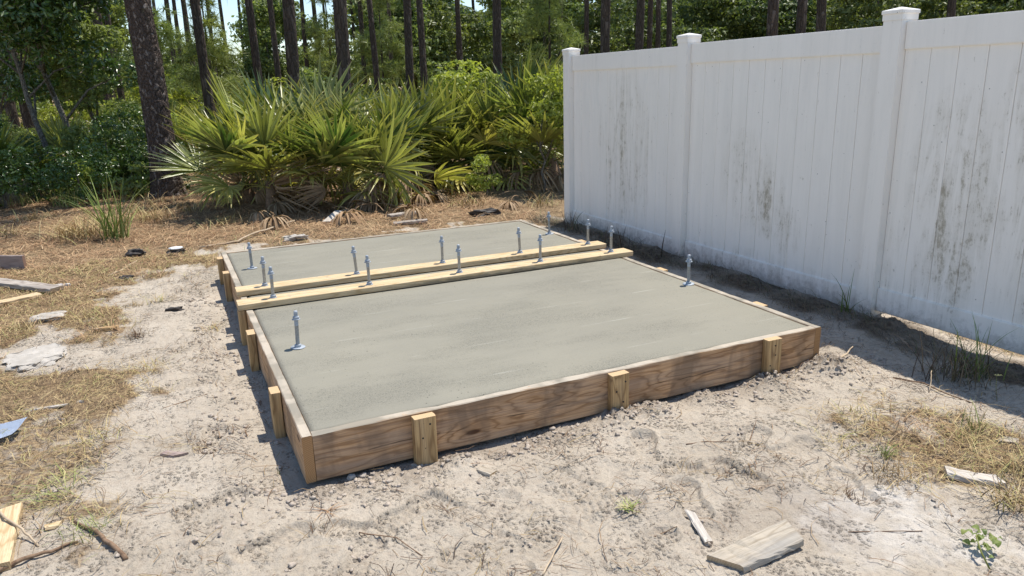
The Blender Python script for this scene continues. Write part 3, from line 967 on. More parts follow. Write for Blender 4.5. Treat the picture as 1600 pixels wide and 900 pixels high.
# ------------------------------------------------------------------ strands: straw, needles, twigs, grass
def strands(name, x, y, z, ang, L, wd, lift, curve, tint, mat, seg=3, rise=None, smoothz=True):
    """flat curved ribbons starting at x,y lying along ang. rise: end height"""
    n = len(x)
    t = np.linspace(0, 1, seg + 1)[None, :]
    L = L[:, None]; ang = ang[:, None]; curve = curve[:, None]
    a = ang + curve * (t - 0.5)
    cx = x[:, None] + L * t * np.cos(a) * 1.0
    cy = y[:, None] + L * t * np.sin(a) * 1.0
    cz = z[:, None] + lift[:, None] * 4 * t * (1 - t)
    if rise is not None: cz = cz + rise[:, None] * t ** 0.8
    w_ = (wd[:, None] * (1 - 0.75 * t ** 2)) / 2
    nx_ = -np.sin(a); ny_ = np.cos(a)
    P = np.empty((n, seg + 1, 2, 3))
    for sgn, j in ((-1, 0), (1, 1)):
        P[:, :, j, 0] = cx + sgn * nx_ * w_
        P[:, :, j, 1] = cy + sgn * ny_ * w_
        P[:, :, j, 2] = cz + (0.25 * w_ if j else 0)
    base = (np.arange(n) * (seg + 1) * 2)[:, None]
    k = np.arange(seg)[None, :] * 2
    F = np.stack([base + k, base + k + 1, base + k + 3, base + k + 2], -1).reshape(-1, 4)
    me = np_mesh(name, P.reshape(-1, 3), F, [mat], True)
    at = me.attributes.new('tint', 'FLOAT', 'POINT')
    at.data.foreach_set('value', np.repeat(tint, (seg + 1) * 2).astype(np.float32))
    return me


def sample(n, rmin, rmax, amin, amax, p=1.0):
    """points in a fan in front of the camera station; denser nearby"""
    q = RNG.random(n)
    r = rmin * (rmax / rmin) ** (q ** p)
    a = RNG.uniform(amin, amax, n)
    return CP[0] + r * np.sin(a), CP[1] + r * np.cos(a), r


def off_slab(x, y, m=0.0):
    return ~((x > -0.03 - m) & (x < 2.76 + m) & (y > -0.01 - m) & (y < 3.78 + m))


def scatter(name, label_kind, n, keep, Lr, wr, mat, lift=(0.002, 0.02), rmin=1.9, rmax=16, dirbias=None, seg=3, rise=None, p=1.0, cv=0.7, box=None):
    if box is None:
        x, y, r = sample(n, rmin, rmax, math.radians(-18), math.radians(66), p)
    else:
        x = RNG.uniform(box[0], box[1], n); y = RNG.uniform(box[2], box[3], n); r = np.hypot(x - CP[0], y - CP[1])
    ok = keep(x, y) & off_slab(x, y, 0.01) & (np.abs(x - PXC) > 0.07)
    x, y, r = x[ok], y[ok], r[ok]
    m = len(x)
    far = np.clip(r / 5, 1, 2.6)
    L = RNG.uniform(*Lr, m) * np.clip(r / 6, 1, 1.6)
    ang = RNG.uniform(0, 2 * np.pi, m)
    if dirbias is not None:
        ang = ang * (1 - dirbias[1]) + (dirbias[0] + fbm(x * 1.5, y * 1.5, 60, 2) * 2) * dirbias[1]
    # keep both ends off the slab
    ex, ey = x + L * np.cos(ang), y + L * np.sin(ang)
    ok = off_slab(ex, ey, 0.0) & (np.sign(ex - PXC) == np.sign(x - PXC))
    x, y, r, L, ang, far, ex, ey = (q[ok] for q in (x, y, r, L, ang, far, ex, ey))
    m = len(x)
    z0 = height(x, y); z1 = height(ex, ey)
    rs = (z1 - z0)
    if rise is not None: rs = rs + RNG.uniform(*rise, m) * L
    me = strands(name, x, y, z0 + RNG.uniform(0.0015, 0.012, m), ang, L, RNG.uniform(*wr, m) * far, RNG.uniform(*lift, m), RNG.normal(0, cv, m), RNG.random(m), mat, seg, rs)
    o = link(name, me)
    o['kind'] = 'stuff'
    tag(o, label_kind, name.replace('_', ' '))
    print(name, m)
    return o


def straw_keep(lo, hi, which=0):
    def f(x, y):
        mk = masks(x, y)[which]
        cl = 0.5 + 0.5 * sm(-0.3, 0.3, fbm(x * 3.2, y * 3.2, 88, 3))
        return RNG.random(len(x)) < sm(lo, hi, mk) * cl
    return f


def P(prob):
    return RNG.random(len(prob)) < prob


def k_straw(x, y):
    cl = 0.45 + 0.55 * sm(-0.3, 0.3, fbm(x * 3.2, y * 3.2, 88, 3))
    return P(sm(0.08, 0.85, masks(x, y)[0]) * cl) & (y < 6.5)


def k_needles(x, y):
    return P(sm(0.3, 1.0, masks(x, y)[0]) * (0.35 + 0.65 * sm(-0.3, 0.3, fbm(x * 2.2, y * 2.2, 89, 3)))) & (x < 3.6)


def k_twigs(x, y):
    return P(0.14 + 0.86 * sm(0.0, 0.4, fbm(x * 1.9, y * 1.9, 91, 4)))


def k_roots(x, y):
    return P(sm(0.1, 0.6, masks(x, y)[1]))


def k_green(x, y):
    return P(sm(0.05, 0.5, fbm(x * 1.3, y * 1.3, 15, 3)) * sm(0.3, 0.8, masks(x, y)[0]) * 0.8)


LS = 'dry yellow straw lying over the left and right of the sand'
scatter('dry_straw', LS, 52000, k_straw, (0.03, 0.15), (0.0012, 0.0030), m_straw, (0.002, 0.028), box=(-3.6, 0.2, -1.2, 5.0))
scatter('dry_straw', LS.replace('left and right', 'right'), 30000, k_straw, (0.03, 0.15), (0.0012, 0.0028), m_straw, (0.002, 0.028), box=(1.2, 4.2, -1.9, 0.6))
scatter('pine_needle_litter', 'orange brown pine needles covering the ground before the palmettos', 62000, k_needles, (0.06, 0.20), (0.0018, 0.0036), m_redstraw, (0.004, 0.035), box=(-4.5, 3.6, 2.2, 11))
scatter('loose_twigs', 'thin brown twigs and needles strewn over the bare sand', 22000, k_twigs, (0.015, 0.17), (0.0013, 0.0036), m_twig, (0.003, 0.016), cv=1.2, box=(-2.6, 3.5, -1.6, 4.2))
scatter('sunken_roots', 'dark dry grass and roots matted along the foot of the fence', 8500, k_roots, (0.04, 0.20), (0.0016, 0.0036), m_shadegrass, (0.004, 0.04), dirbias=(1.6, .5), rise=(-.1, .25), box=(2.8, 3.6, -1.9, 4.8))
scatter('sparse_grass', 'short yellow green grass growing through the straw', 9000, k_green, (0.02, 0.08), (0.0015, 0.003), m_grass, (0.0, 0.01), rise=(0.2, 0.9), cv=0.8, box=(-3.6, 4.0, -1.7, 5.5))


# clods of sand along the form and in trodden patches
SUBD = 2


def ico_pts():
    bm = bmesh.new()
    bmesh.ops.create_icosphere(bm, subdivisions=SUBD, radius=1)
    v = np.array([q.co[:] for q in bm.verts]); f = np.array([[w_.index for w_ in q.verts] for q in bm.faces])
    bm.free()
    return v, f


ICO_V, ICO_F = ico_pts()


def clods(name, label, n, mat, keep, rr=(0.0026, 0.0125)):
    x = RNG.uniform(-2.4, 3.4, n); y = RNG.uniform(-1.7, 3.5, n)
    ok = keep(x, y) & off_slab(x, y, 0.012) & (x < 3.5)
    x, y = x[ok], y[ok]; m = len(x)
    s = rr[0] + (rr[1] - rr[0]) * RNG.random(m) ** 3.5
    z = height(x, y)
    Vs = np.repeat(ICO_V[None], m, 0)
    jit = 1 + 0.34 * RNG.normal(0, 1, (m, len(ICO_V), 1))
    Vs = Vs * jit * s[:, None, None] * np.array([1.15, 1, 0.72])[None, None]
    th = RNG.uniform(0, 6.28, m)[:, None]
    xx = Vs[..., 0] * np.cos(th) - Vs[..., 1] * np.sin(th); yy = Vs[..., 0] * np.sin(th) + Vs[..., 1] * np.cos(th)
    Vs = np.stack([xx + x[:, None], yy + y[:, None], Vs[..., 2] + (z + s * 0.1)[:, None]], -1)
    F = (ICO_F[None] + (np.arange(m) * len(ICO_V))[:, None, None]).reshape(-1, 3)
    o = link(name, np_mesh(name, Vs.reshape(-1, 3), F, [mat], False))
    tag(o, label, 'sand clods', kind='stuff')
    print(name, m)


def clod_keep(x, y):
    d = sm(-0.30, -0.02, y) ** 1.5 * (y < 0.05) * (x > -0.15) * (x < 3.1) * (0.25 + 0.75 * sm(-0.2, 0.3, fbm(x * 3.5, y * 3.5, 79, 2)))
    for (c, r, hh) in _fm:
        d = np.maximum(d, np.exp(-((x - c[0]) ** 2 + (y - c[1]) ** 2) / (r * 1.1) ** 2) * 0.95)
    d = np.maximum(d, 0.2 * (x > -0.35) * (x < 0) * (y > -.2) * (y < 3.2))
    cr = sm(0.35, 0.75, fbm(x * 2.6, y * 2.6, 78, 3)) * 0.7 + 0.006
    return RNG.random(len(x)) < np.maximum(d, cr * .22) * (1 - masks(x, y)[0])


clods('sand_clods', 'small crumbly grey sand clods banked in front of the formwork', 90000, m_clod, clod_keep)


# ------------------------------------------------------------------ debris on the ground (each its own thing)
def plank_px(name, label, cat, a, b, width, thick, mat, z0=0.0, z1=None, seed=0, sk0=0.0, sk1=0.0, roll=0.0, chew=0.003, rough=0.0012, group=None):
    """loose piece of timber between two surveyed ground points"""
    pa, pb_ = G(*a), G(*b)
    L = float(np.hypot(*(pb_ - pa)[:2]))
    c = (pa + pb_) / 2
    za = hz(pa[0], pa[1]) + z0; zb = hz(pb_[0], pb_[1]) + (z0 if z1 is None else z1)
    me = board_mesh(name, L, width, thick, mat, seed, rough, 0.004, chew, 0.02 if L < .5 else 0.05, sk0, sk1)
    o = link(name, me, None, (c[0], c[1], (za + zb) / 2 + thick / 2), (roll, -math.asin(max(-.9, min(.9, (zb - za) / L))), math.atan2(pb_[1] - pa[1], pb_[0] - pa[0])))
    tag(o, label, cat, group)
    return o


plank_px('timber_block', 'short wide brown board standing on edge at the left edge beyond the grey plank', 'board', (-70, 424), (41, 422), 0.035, 0.13, m_brick, 0.0, seed=31)
plank_px('loose_board', 'long silvery grey board lying on straw with its dark broken end to the right', 'board', (-90, 440), (90, 458), 0.12, 0.036, m_grey, 0.03, 0.01, seed=32)
plank_px('loose_board', 'fresh yellow board lying on straw in front of the silvery grey board', 'board', (-60, 492), (62, 464), 0.09, 0.03, m_plank, 0.0, seed=33)
plank_px('scrap_strip', 'small white strip poking out beyond the dark end of the silvery grey board', 'scrap', (86, 449), (110, 447), 0.03, 0.02, m_white, 0.0, seed=34)
plank_px('wood_chunk', 'small orange brown wood chunk lying on sand at the edge of the straw', 'wood chunk', (150, 520), (186, 518), 0.035, 0.028, m_stake, seed=35, sk0=.02)
plank_px('wood_sliver', 'long thin bleached sliver of wood on the straw above the blue sheet', 'wood sliver', (58, 640), (129, 633), 0.026, 0.009, m_palewood, seed=36, sk0=.05, sk1=-.03)
plank_px('wood_chip', 'small brown curved chip on bare sand left of the formwork', 'wood chip', (256, 712), (284, 716), 0.04, 0.012, m_brick, seed=37, sk1=.04)
plank_px('wood_offcut', 'thick fresh yellow offcut lying flat in the bottom left corner', 'wood offcut', (14, 812), (-8, 905), 0.10, 0.037, m_plank, seed=38, sk0=-.03)
plank_px('wood_chip', 'small square yellow chip beside the fresh yellow offcut', 'wood chip', (72, 834), (98, 826), 0.03, 0.012, m_plank, seed=39, sk1=.02)
plank_px('wood_strip', 'narrow white split strip of wood stuck in the sand, pointing at the camera', 'wood strip', (1078, 802), (1108, 848), 0.028, 0.012, m_palewood, 0.014, 0.0, seed=40, sk0=.03)
plank_px('wood_block', 'flat tan wooden offcut with rough saw marks in the sand at the bottom right', 'wood block', (1134, 882), (1240, 842), 0.115, 0.026, m_tanwood, -0.006, 0.012, seed=41, sk0=-.06, sk1=.03, chew=.006)
plank_px('wood_block', 'white weathered block of wood lying in the straw at the right', 'wood block', (1476, 742), (1563, 754), 0.065, 0.026, m_palewood, 0.0, seed=42, sk1=-.03)
plank_px('wood_chip', 'small pink brown chip in the straw near the right edge', 'wood chip', (1563, 684), (1592, 690), 0.05, 0.014, m_tanwood, seed=43, sk0=.03)
plank_px('wood_chip', 'small flat diamond chip half buried in front of the first stake', 'wood chip', (750, 733), (771, 741), 0.045, 0.012, m_tanwood, -0.004, seed=45)
plank_px('rotten_plank', 'grey rotten plank, nearest of those lying against the dead palmetto fronds', 'plank', (615, 352), (668, 349), 0.10, 0.03, m_grey, 0.0, seed=46, group='rotten planks under the palmettos')
plank_px('rotten_plank', 'grey rotten plank lying behind another, under the dead palmetto fronds', 'plank', (608, 345), (650, 338), 0.10, 0.03, m_grey, 0.03, seed=47, sk1=.05, group='rotten planks under the palmettos')
plank_px('rotten_plank', 'short bleached plank end leaning under the palmettos, left of the grey planks', 'plank', (510, 352), (530, 342), 0.09, 0.03, m_palewood, 0.0, 0.06, seed=48, group='rotten planks under the palmettos')


def rock(name, label, cat, u, v, sx, sy, sz, mat, seed=0, sub=4, yaw=0.0, flat=0.35, sink=0.35, crag=0.16):
    bm = bmesh.new()
    bmesh.ops.create_icosphere(bm, subdivisions=sub, radius=1)
    off = Vector((seed * 3.1, seed * 1.7, seed))
    from mathutils import noise
    for vt in bm.verts:
        n = noise.noise(vt.co * 1.6 + off) * crag * 2.2 + noise.noise(vt.co * 4.2 + off) * crag + noise.noise(vt.co * 11 + off) * crag * .25
        c = vt.co * (1 + n)
        c.z = max(-flat, min(flat + 0.12 * noise.noise(vt.co * 3 + off), c.z))
        vt.co = Vector((c.x * sx, c.y * sy, c.z / flat * sz))
    p = G(u, v)
    o = link(name, bm_mesh(name, bm, [mat], False), None, (p[0], p[1], hz(p[0], p[1]) + sz * sink), (0, 0, yaw))
    tag(o, label, cat)
    return o


rock('concrete_chunk', 'large flat pale chunk of broken concrete on the sand at the left', 'concrete chunk', 55, 560, 0.17, 0.16, 0.022, m_rock, 3, 5, 0.5, sink=0.1, crag=.22)
rock('concrete_chunk', 'small flat pale concrete fragment in the straw behind the large chunk', 'concrete chunk', 76, 503, 0.11, 0.08, 0.015, m_rock, 5, 3, 0.2)
rock('stone', 'small white stone against the front board near its left corner', 'stone', 549, 745, 0.017, 0.012, 0.010, m_rock, 6, 3)
rock('stone', 'small pebble alone on the sand in front of the middle stake', 'stone', 936, 702, 0.011, 0.011, 0.009, m_clod, 7, 3)
rock('stone', 'small white stone on dirt under the fence by the grass clump', 'stone', 1525, 574, 0.03, 0.02, 0.012, m_rock, 8, 3)
rock('rubble_heap', 'small heap of whitish rubble beside the far left corner of the slab', 'rubble', 463, 377, 0.12, 0.07, 0.03, m_rock, 9, 4, 0.2, crag=.3)
rock('charred_lump', 'black charred lump on the pine needles, tallest of the black scraps', 'charred scrap', 213, 402, 0.075, 0.06, 0.055, m_black, 10, 3, crag=.4, flat=.8)
rock('charred_lump', 'small black and white lump nearest the sand among the black scraps', 'charred scrap', 197, 437, 0.05, 0.04, 0.025, m_black, 11, 3, crag=.35, flat=.6)
rock('charred_lump', 'black twisted lump on straw between the palmettos and the far slab corner', 'charred scrap', 760, 337, 0.16, 0.07, 0.05, m_black, 12, 3, crag=.45, flat=.7)
rock('dirt_clod', 'dark dirt clod with dry roots on the bare sand left of the slab', 'dirt clod', 274, 485, 0.05, 0.03, 0.016, m_black, 13, 3, crag=.4)
s = rock('plastic_scrap', 'black plastic scrap with a white top on the needles by the long branch', 'plastic scrap', 276, 396, 0.085, 0.05, 0.035, m_black, 14, 3, crag=.35, flat=.6)
bm = bmesh.new(); bmesh.ops.create_icosphere(bm, subdivisions=3, radius=1)
for vt in bm.verts: vt.co = Vector((vt.co.x * .06 * (1 + .2 * math.sin(vt.co.y * 5)), vt.co.y * .045, vt.co.z * .016 + .05))
link('white_cap', bm_mesh('white_cap', bm, [m_white]), s)

# folded pale blue sheet at the left
pts = [G(-30, 702), G(22, 696), G(47, 669), (G(-20, 672))]
bm = bmesh.new()
zc = max(hz(p[0], p[1]) for p in pts) + 0.004
V0 = []
for j in range(9):
    for i in range(9):
        a, b = i / 8, j / 8
        p = (1 - a) * (1 - b) * pts[0] + a * (1 - b) * pts[1] + a * b * pts[2] + (1 - a) * b * pts[3]
        V0.append(bm.verts.new((p[0], p[1], zc + 0.010 + 0.028 * a * a + 0.004 * math.sin(5 * b + 3 * a))))
for j in range(8):
    for i in range(8):
        q = j * 9 + i
        bm.faces.new((V0[q], V0[q + 1], V0[q + 10], V0[q + 9]))
r = bmesh.ops.solidify(bm, geom=bm.faces[:], thickness=0.003)
o = link('plastic_sheet', bm_mesh('plastic_sheet', bm, [m_blue]))
tag(o, 'flat pale blue sheet lying on straw at the left edge', 'sheet')


def tube(name, pts, rads, mat, seg=7):
    V = []; F = []
    pts = [Vector(p) for p in pts]
    n = len(pts)
    for i, p in enumerate(pts):
        d = (pts[min(n - 1, i + 1)] - pts[max(0, i - 1)]).normalized()
        a = d.orthogonal().normalized(); b = d.cross(a)
        if abs(d.z) < 0.95:
            a = Vector((0, 0, 1)).cross(d).normalized(); b = d.cross(a)
        for k in range(seg):
            t = 2 * math.pi * k / seg
            V.append(p + (a * math.cos(t) + b * math.sin(t)) * rads[i])
    for i in range(n - 1):
        for k in range(seg):
            j = (k + 1) % seg
            F.append((i * seg + k, i * seg + j, (i + 1) * seg + j, (i + 1) * seg + k))
    V.append(pts[0]); V.append(pts[-1])
    F3 = [(len(V) - 2, (k + 1) % seg, k, k) for k in range(seg)]
    me = bpy.data.meshes.new(name)
    F += [(len(V) - 2, (k + 1) % seg, k) for k in range(seg)] + [(len(V) - 1, (n - 1) * seg + k, (n - 1) * seg + (k + 1) % seg) for k in range(seg)]
    me.from_pydata([tuple(v) for v in V], [], F)
    me.materials.append(mat)
    for p in me.polygons: p.use_smooth = True
    return me


def stick(name, label, cat, px, r0, r1, mat, lifts=None, parent=None):
    P = []
    for i, (u, v) in enumerate(px):
        g = G(u, v)
        l = lifts[i] if lifts else 0
        P.append((g[0], g[1], hz(g[0], g[1]) + r0 * 0.6 + l))
    # refine
    Q = []; n = len(P)
    for i in range(n - 1):
        for k in range(4):
            t = k / 4
            a = Vector(P[i]).lerp(Vector(P[i + 1]), t)
            Q.append(a + Vector((random.gauss(0, 1), random.gauss(0, 1), random.gauss(0, .6))) * r0 * 0.35)
    Q.append(Vector(P[-1]))
    rads = [r0 + (r1 - r0) * i / (len(Q) - 1) for i in range(len(Q))]
    o = link(name, tube(name, Q, rads, mat))
    tag(o, label, cat)
    return o


stick('fallen_branch', 'long pale curved branch lying on needles beyond the far left slab corner', 'branch', [(312, 389), (345, 384), (372, 381), (400, 371), (430, 362), (461, 355)], 0.012, 0.010, m_stick, [0, 0, .01, .03, .03, .04])
stick('fallen_stick', 'pale stick on the needles pointing at the black charred lump', 'stick', [(170, 432), (192, 423), (215, 410)], 0.012, 0.007, m_stick)
stick('fallen_stick', 'thin brown stick on the needles left of the pale stick', 'stick', [(100, 427), (150, 424), (190, 419)], 0.006, 0.004, m_brownstick)
stick('dry_frond_stem', 'brown dry frond stem curving over the sand at the bottom left', 'stem', [(118, 824), (150, 838), (175, 862), (198, 882)], 0.006, 0.009, m_brownstick, [0, .01, .015, 0])
stick('dry_frond_stem', 'thick bundle of brown dry stems in the bottom left corner', 'stem', [(-5, 905), (40, 888), (80, 872), (124, 855)], 0.009, 0.004, m_brownstick, [.005, .01, .008, 0])
stick('dry_frond_stem', 'pale dry stem lying over the fresh yellow offcut', 'stem', [(-4, 816), (18, 836), (45, 850), (62, 862)], 0.005, 0.0035, m_stick, [.045, .045, .02, .0])
stick('fallen_stick', 'pale straight stick pointing at the camera in the trodden sand at bottom centre', 'stick', [(848, 900), (862, 872), (879, 842)], 0.0035, 0.0025, m_stick, [0, .012, .012])
stick('fallen_stick', 'short tan stick rising out of the sand right of the front corner', 'stick', [(1313, 573), (1320, 566), (1331, 556)], 0.007, 0.003, m_stick, [0, .02, .05])
stick('fallen_stick', 'straight reddish stick lying across the sand at bottom right', 'stick', [(1325, 834), (1380, 836), (1440, 838)], 0.002, 0.0015, m_brownstick)
stick('fallen_stick', 'thin brown stick over the smooth flat sand before the front board', 'stick', [(1072, 692), (1105, 690), (1142, 693)], 0.0025, 0.0015, m_brownstick)
stick('fallen_stick', 'long thin brown stem on the sand at the lower left of centre', 'stick', [(560, 828), (620, 845), (660, 868)], 0.0025, 0.0015, m_brownstick, [0, .008, 0])
stick('fallen_stick', 'thin crooked twig on sand left of the narrow white wood strip', 'stick', [(1012, 832), (1040, 824), (1058, 826)], 0.002, 0.0015, m_brownstick)
stick('fallen_stick', 'stiff dark needle standing tilted in the sand before the right stake', 'stick', [(1172, 684), (1176, 676), (1181, 668)], 0.0025, 0.0012, m_brownstick, [0, .02, .035])
stick('fallen_stick', 'short brown stalk upright in the sand beside the fence shadow edge', 'stick', [(1452, 612), (1453, 606), (1453, 600)], 0.003, 0.002, m_stick, [0, .04, .07])
stick('fallen_stick', 'curved dark root across the straw in front of the fence', 'stick', [(1395, 590), (1440, 600), (1480, 618), (1520, 630)], 0.004, 0.003, m_brownstick, [0, .01, .01, 0])
stick('fallen_stick', 'dark thin twig on the left of the sand beside the formwork shadow', 'stick', [(255, 640), (290, 628), (324, 616)], 0.003, 0.0015, m_brownstick)


def tuft(name, label, cat, u, v, n, hgt, spread, mat, wd=0.004, lean=(0, 0), z=None, group=None, droop=0.5, tintr=(0, 1), base=0.02):
    """clump of upright arching blades (one part: the blades cannot be told apart one by one)"""
    p = G(u, v)
    rs = np.random.default_rng(int(u * 7 + v))
    seg = 5
    t = np.linspace(0, 1, seg + 1)[None]
    a = rs.uniform(0, 2 * np.pi, n)[:, None]
    L = hgt * rs.uniform(0.45, 1.1, n)[:, None]
    out = spread * rs.uniform(0.15, 1.0, n)[:, None]
    bx = rs.normal(0, base, n)[:, None]; by = rs.normal(0, base, n)[:, None]
    d = out * (t ** 1.5)
    cx = bx + np.cos(a) * d + lean[0] * t; cy = by + np.sin(a) * d + lean[1] * t
    cz = L * (t - droop * 0.5 * (out / (spread + 1e-6)) * t ** 3)
    tw = a + 1.5708 + rs.normal(0, .4, n)[:, None]
    w_ = wd * rs.uniform(.6, 1.3, n)[:, None] * (1 - 0.9 * t ** 2) / 2
    P = np.empty((n, seg + 1, 2, 3))
    for sg, j in ((-1, 0), (1, 1)):
        P[:, :, j, 0] = cx + sg * np.cos(tw) * w_
        P[:, :, j, 1] = cy + sg * np.sin(tw) * w_
        P[:, :, j, 2] = cz
    b0 = (np.arange(n) * (seg + 1) * 2)[:, None]; k = np.arange(seg)[None] * 2
    F = np.stack([b0 + k, b0 + k + 1, b0 + k + 3, b0 + k + 2], -1).reshape(-1, 4)
    me = np_mesh(name, P.reshape(-1, 3), F, [mat], True)
    at = me.attributes.new('tint', 'FLOAT', 'POINT')
    at.data.foreach_set('value', np.repeat(rs.uniform(*tintr, n), (seg + 1) * 2).astype(np.float32))
    o = link(name, me, None, (p[0], p[1], hz(p[0], p[1]) - 0.004 if z is None else z))
    tag(o, label, cat, group)
    return o


tuft('grass_clump', 'tall bright green grass clump left of the big pine', 'grass', 180, 372, 75, 0.78, 0.52, m_grass, 0.014, tintr=(0.0, 0.7), base=.06)
tuft('grass_clump', 'mound of dry tan grass left of the tall green clump', 'grass', 125, 372, 240, 0.32, 0.55, m_straw, 0.008, droop=1.0, tintr=(.3, .9), base=.16)
tuft('grass_clump', 'dry tan grass mound just right of the tall green clump', 'grass', 232, 345, 150, 0.30, 0.4, m_straw, 0.008, droop=1.0, tintr=(.3, .9), base=.14)
tuft('grass_tuft', 'small brown dry tuft on bare sand left of the slab', 'grass', 214, 527, 70, 0.07, 0.11, m_twig, 0.003, base=.03)
tuft('grass_tuft', 'low yellow tuft on sand just left of the formwork shadow', 'grass', 330, 515, 60, 0.05, 0.13, m_straw, 0.003, base=.04)
tuft('grass_tuft', 'small yellow green tuft on the sand above the small brown tuft', 'grass', 250, 473, 50, 0.06, 0.12, m_straw, 0.004, base=.04, tintr=(.5, 1))
tuft('grass_tuft', 'flattened dry tuft beside the yellow tuft in the back of the sand', 'grass', 212, 480, 40, 0.05, 0.10, m_straw, 0.004, base=.03, tintr=(.2, .7))
tuft('weed', 'dried spidery olive weed lying on the sand at bottom centre', 'weed', 985, 792, 22, 0.045, 0.075, m_grass, 0.006, lean=(-.01, .01), base=.012, tintr=(.3, 1), droop=.9)
tuft('grass_tuft', 'small green grass tuft on sand between the front corner and white wood block', 'grass', 1385, 712, 26, 0.10, 0.07, m_grass, 0.004, tintr=(0, .6), base=.015)
tuft('grass_tuft', 'dry brown tuft in front of the small green grass tuft at the right', 'grass', 1400, 745, 110, 0.06, 0.14, m_straw, 0.003, base=.05, tintr=(0, .6))
tuft('grass_clump', 'large dark tangle of grass against the fence right of the third post', 'grass', 1497, 592, 130, 0.24, 0.22, m_shadegrass, 0.005, base=.07, tintr=(0, 1))
tuft('grass_clump', 'green blades bending left out of the tangle under the nearest fence bay', 'grass', 1525, 588, 26, 0.34, 0.26, m_grass, 0.006, base=.05, tintr=(0, .5))
tuft('grass_tuft', 'thin tuft of long pale blades at the edge of the fence shadow', 'grass', 1520, 672, 16, 0.22, 0.12, m_grass, 0.005, base=.02, tintr=(.3, 1))
tuft('grass_tuft', 'dry straw tuft at the foot of the long pale blades', 'grass', 1508, 690, 90, 0.07, 0.14, m_straw, 0.003, base=.05)
tuft('weed', 'few long dark blades growing at the foot of the third fence post', 'weed', 1322, 492, 9, 0.30, 0.20, m_grass, 0.007, base=.03, tintr=(0, .3), lean=(-.03, -.02))
tuft('weed', 'dead vine twigs at the foot of the first fence post', 'weed', 893, 362, 22, 0.26, 0.2, m_shadegrass, 0.008, base=.05)
tuft('weed', 'black bare vine stems against the first fence bay behind the bolts', 'weed', 985, 396, 14, 0.26, 0.3, m_shadegrass, 0.010, base=.12, tintr=(0, .3))
tuft('grass_tuft', 'dry straw tuft at the right edge above the leafy weed', 'grass', 1588, 790, 110, 0.10, 0.16, m_straw, 0.004, base=.05)
tuft('grass_tuft', 'pale dry tuft right of the white wood block', 'grass', 1585, 740, 110, 0.09, 0.17, m_straw, 0.004, base=.06)
tuft('grass_tuft', 'yellow green tuft in the straw right of the fresh yellow offcut', 'grass', 132, 838, 70, 0.06, 0.10, m_grass, 0.003, base=.05, tintr=(.2, 1))
tuft('grass_tuft', 'yellow green tuft in the straw below the blue sheet', 'grass', 88, 772, 80, 0.06, 0.16, m_grass, 0.003, base=.06, tintr=(.3, 1))
tuft('grass_tuft', 'dry tuft with brown stems on the straw beside the thin sliver of wood', 'grass', 158, 690, 90, 0.07, 0.14, m_straw, 0.003, base=.06)
tuft('grass_tuft', 'tiny red brown dead sprig on sand right of the curved brown chip', 'grass', 300, 690, 12, 0.06, 0.07, m_twig, 0.003, base=.01)
tuft('grass_tuft', 'single green sprout in the formwork shadow at the front left corner', 'grass', 433, 738, 3, 0.05, 0.02, m_grass, 0.004, base=.004, tintr=(0, .1))
tuft('dead_sprig', 'tall dry brown sprigs in the needles right of the wood near the slab', 'grass', 500, 832, 26, 0.07, 0.12, m_twig, 0.003, base=.03)


tuft('dead_sprig', 'pine needle cluster fanned on the sand left of the pale straight stick', 'grass', 700, 790, 16, 0.03, 0.11, m_twig, 0.003, base=.008, droop=1.0)
tuft('dead_sprig', 'reddish needle cluster lying on the sand before the front left corner', 'grass', 512, 800, 18, 0.03, 0.12, m_redstraw, 0.004, base=.01, droop=1.0)
tuft('dead_sprig', 'brown root tangle on sand above the pale powdery sand at the right', 'grass', 1330, 772, 50, 0.05, 0.07, m_twig, 0.003, base=.03)
tuft('grass_tuft', 'olive tuft at the top edge of the straw right of the form corner', 'grass', 1340, 652, 80, 0.06, 0.12, m_straw, 0.003, base=.06, tintr=(.6, 1))
tuft('grass_tuft', 'reddish dry tuft in the middle of the straw before the fence shadow', 'grass', 1430, 668, 110, 0.06, 0.16, m_redstraw, 0.003, base=.08)
tuft('grass_tuft', 'olive dry tuft left of the small green grass tuft', 'grass', 1310, 690, 60, 0.05, 0.12, m_straw, 0.003, base=.05, tintr=(.6, 1))
tuft('grass_tuft', 'straw tuft beside the small orange brown wood chunk', 'grass', 140, 500, 90, 0.07, 0.15, m_straw, 0.004, base=.07, tintr=(.4, 1))
tuft('grass_tuft', 'straw tuft between the big and small pale concrete pieces', 'grass', 30, 520, 90, 0.08, 0.16, m_straw, 0.004, base=.07, tintr=(.4, 1))
tuft('grass_tuft', 'yellow straw tuft at the right tip of the left straw tongue', 'grass', 240, 582, 80, 0.06, 0.14, m_straw, 0.003, base=.06, tintr=(.4, 1))

# yellow flowers of the weed in the fence shade
fp = G(1552, 622)
fw = thing('flower', 'small pair of yellow flowers on a thin stalk in the fence shade', 'flower', (fp[0], fp[1], hz(fp[0], fp[1])))
link('stalk', tube('stalk', [(-.02, -.03, 0), (-.01, -.01, .06), (0, 0, .11)], [.0015, .0013, .001], m_palmy, 5), fw)
for dx, dz in ((0, .112), (.022, .108)):
    bm = bmesh.new()
    for k in range(5):
        a = k * 1.2566
        vs = [bm.verts.new(c) for c in ((dx, 0, dz), (dx + .009 * math.cos(a - .4), .009 * math.sin(a - .4), dz + .003), (dx + .014 * math.cos(a), .014 * math.sin(a), dz + .004), (dx + .009 * math.cos(a + .4), .009 * math.sin(a + .4), dz + .003))]
        bm.faces.new(vs)
    link('blossom', bm_mesh('blossom', bm, [m_flower]), fw)


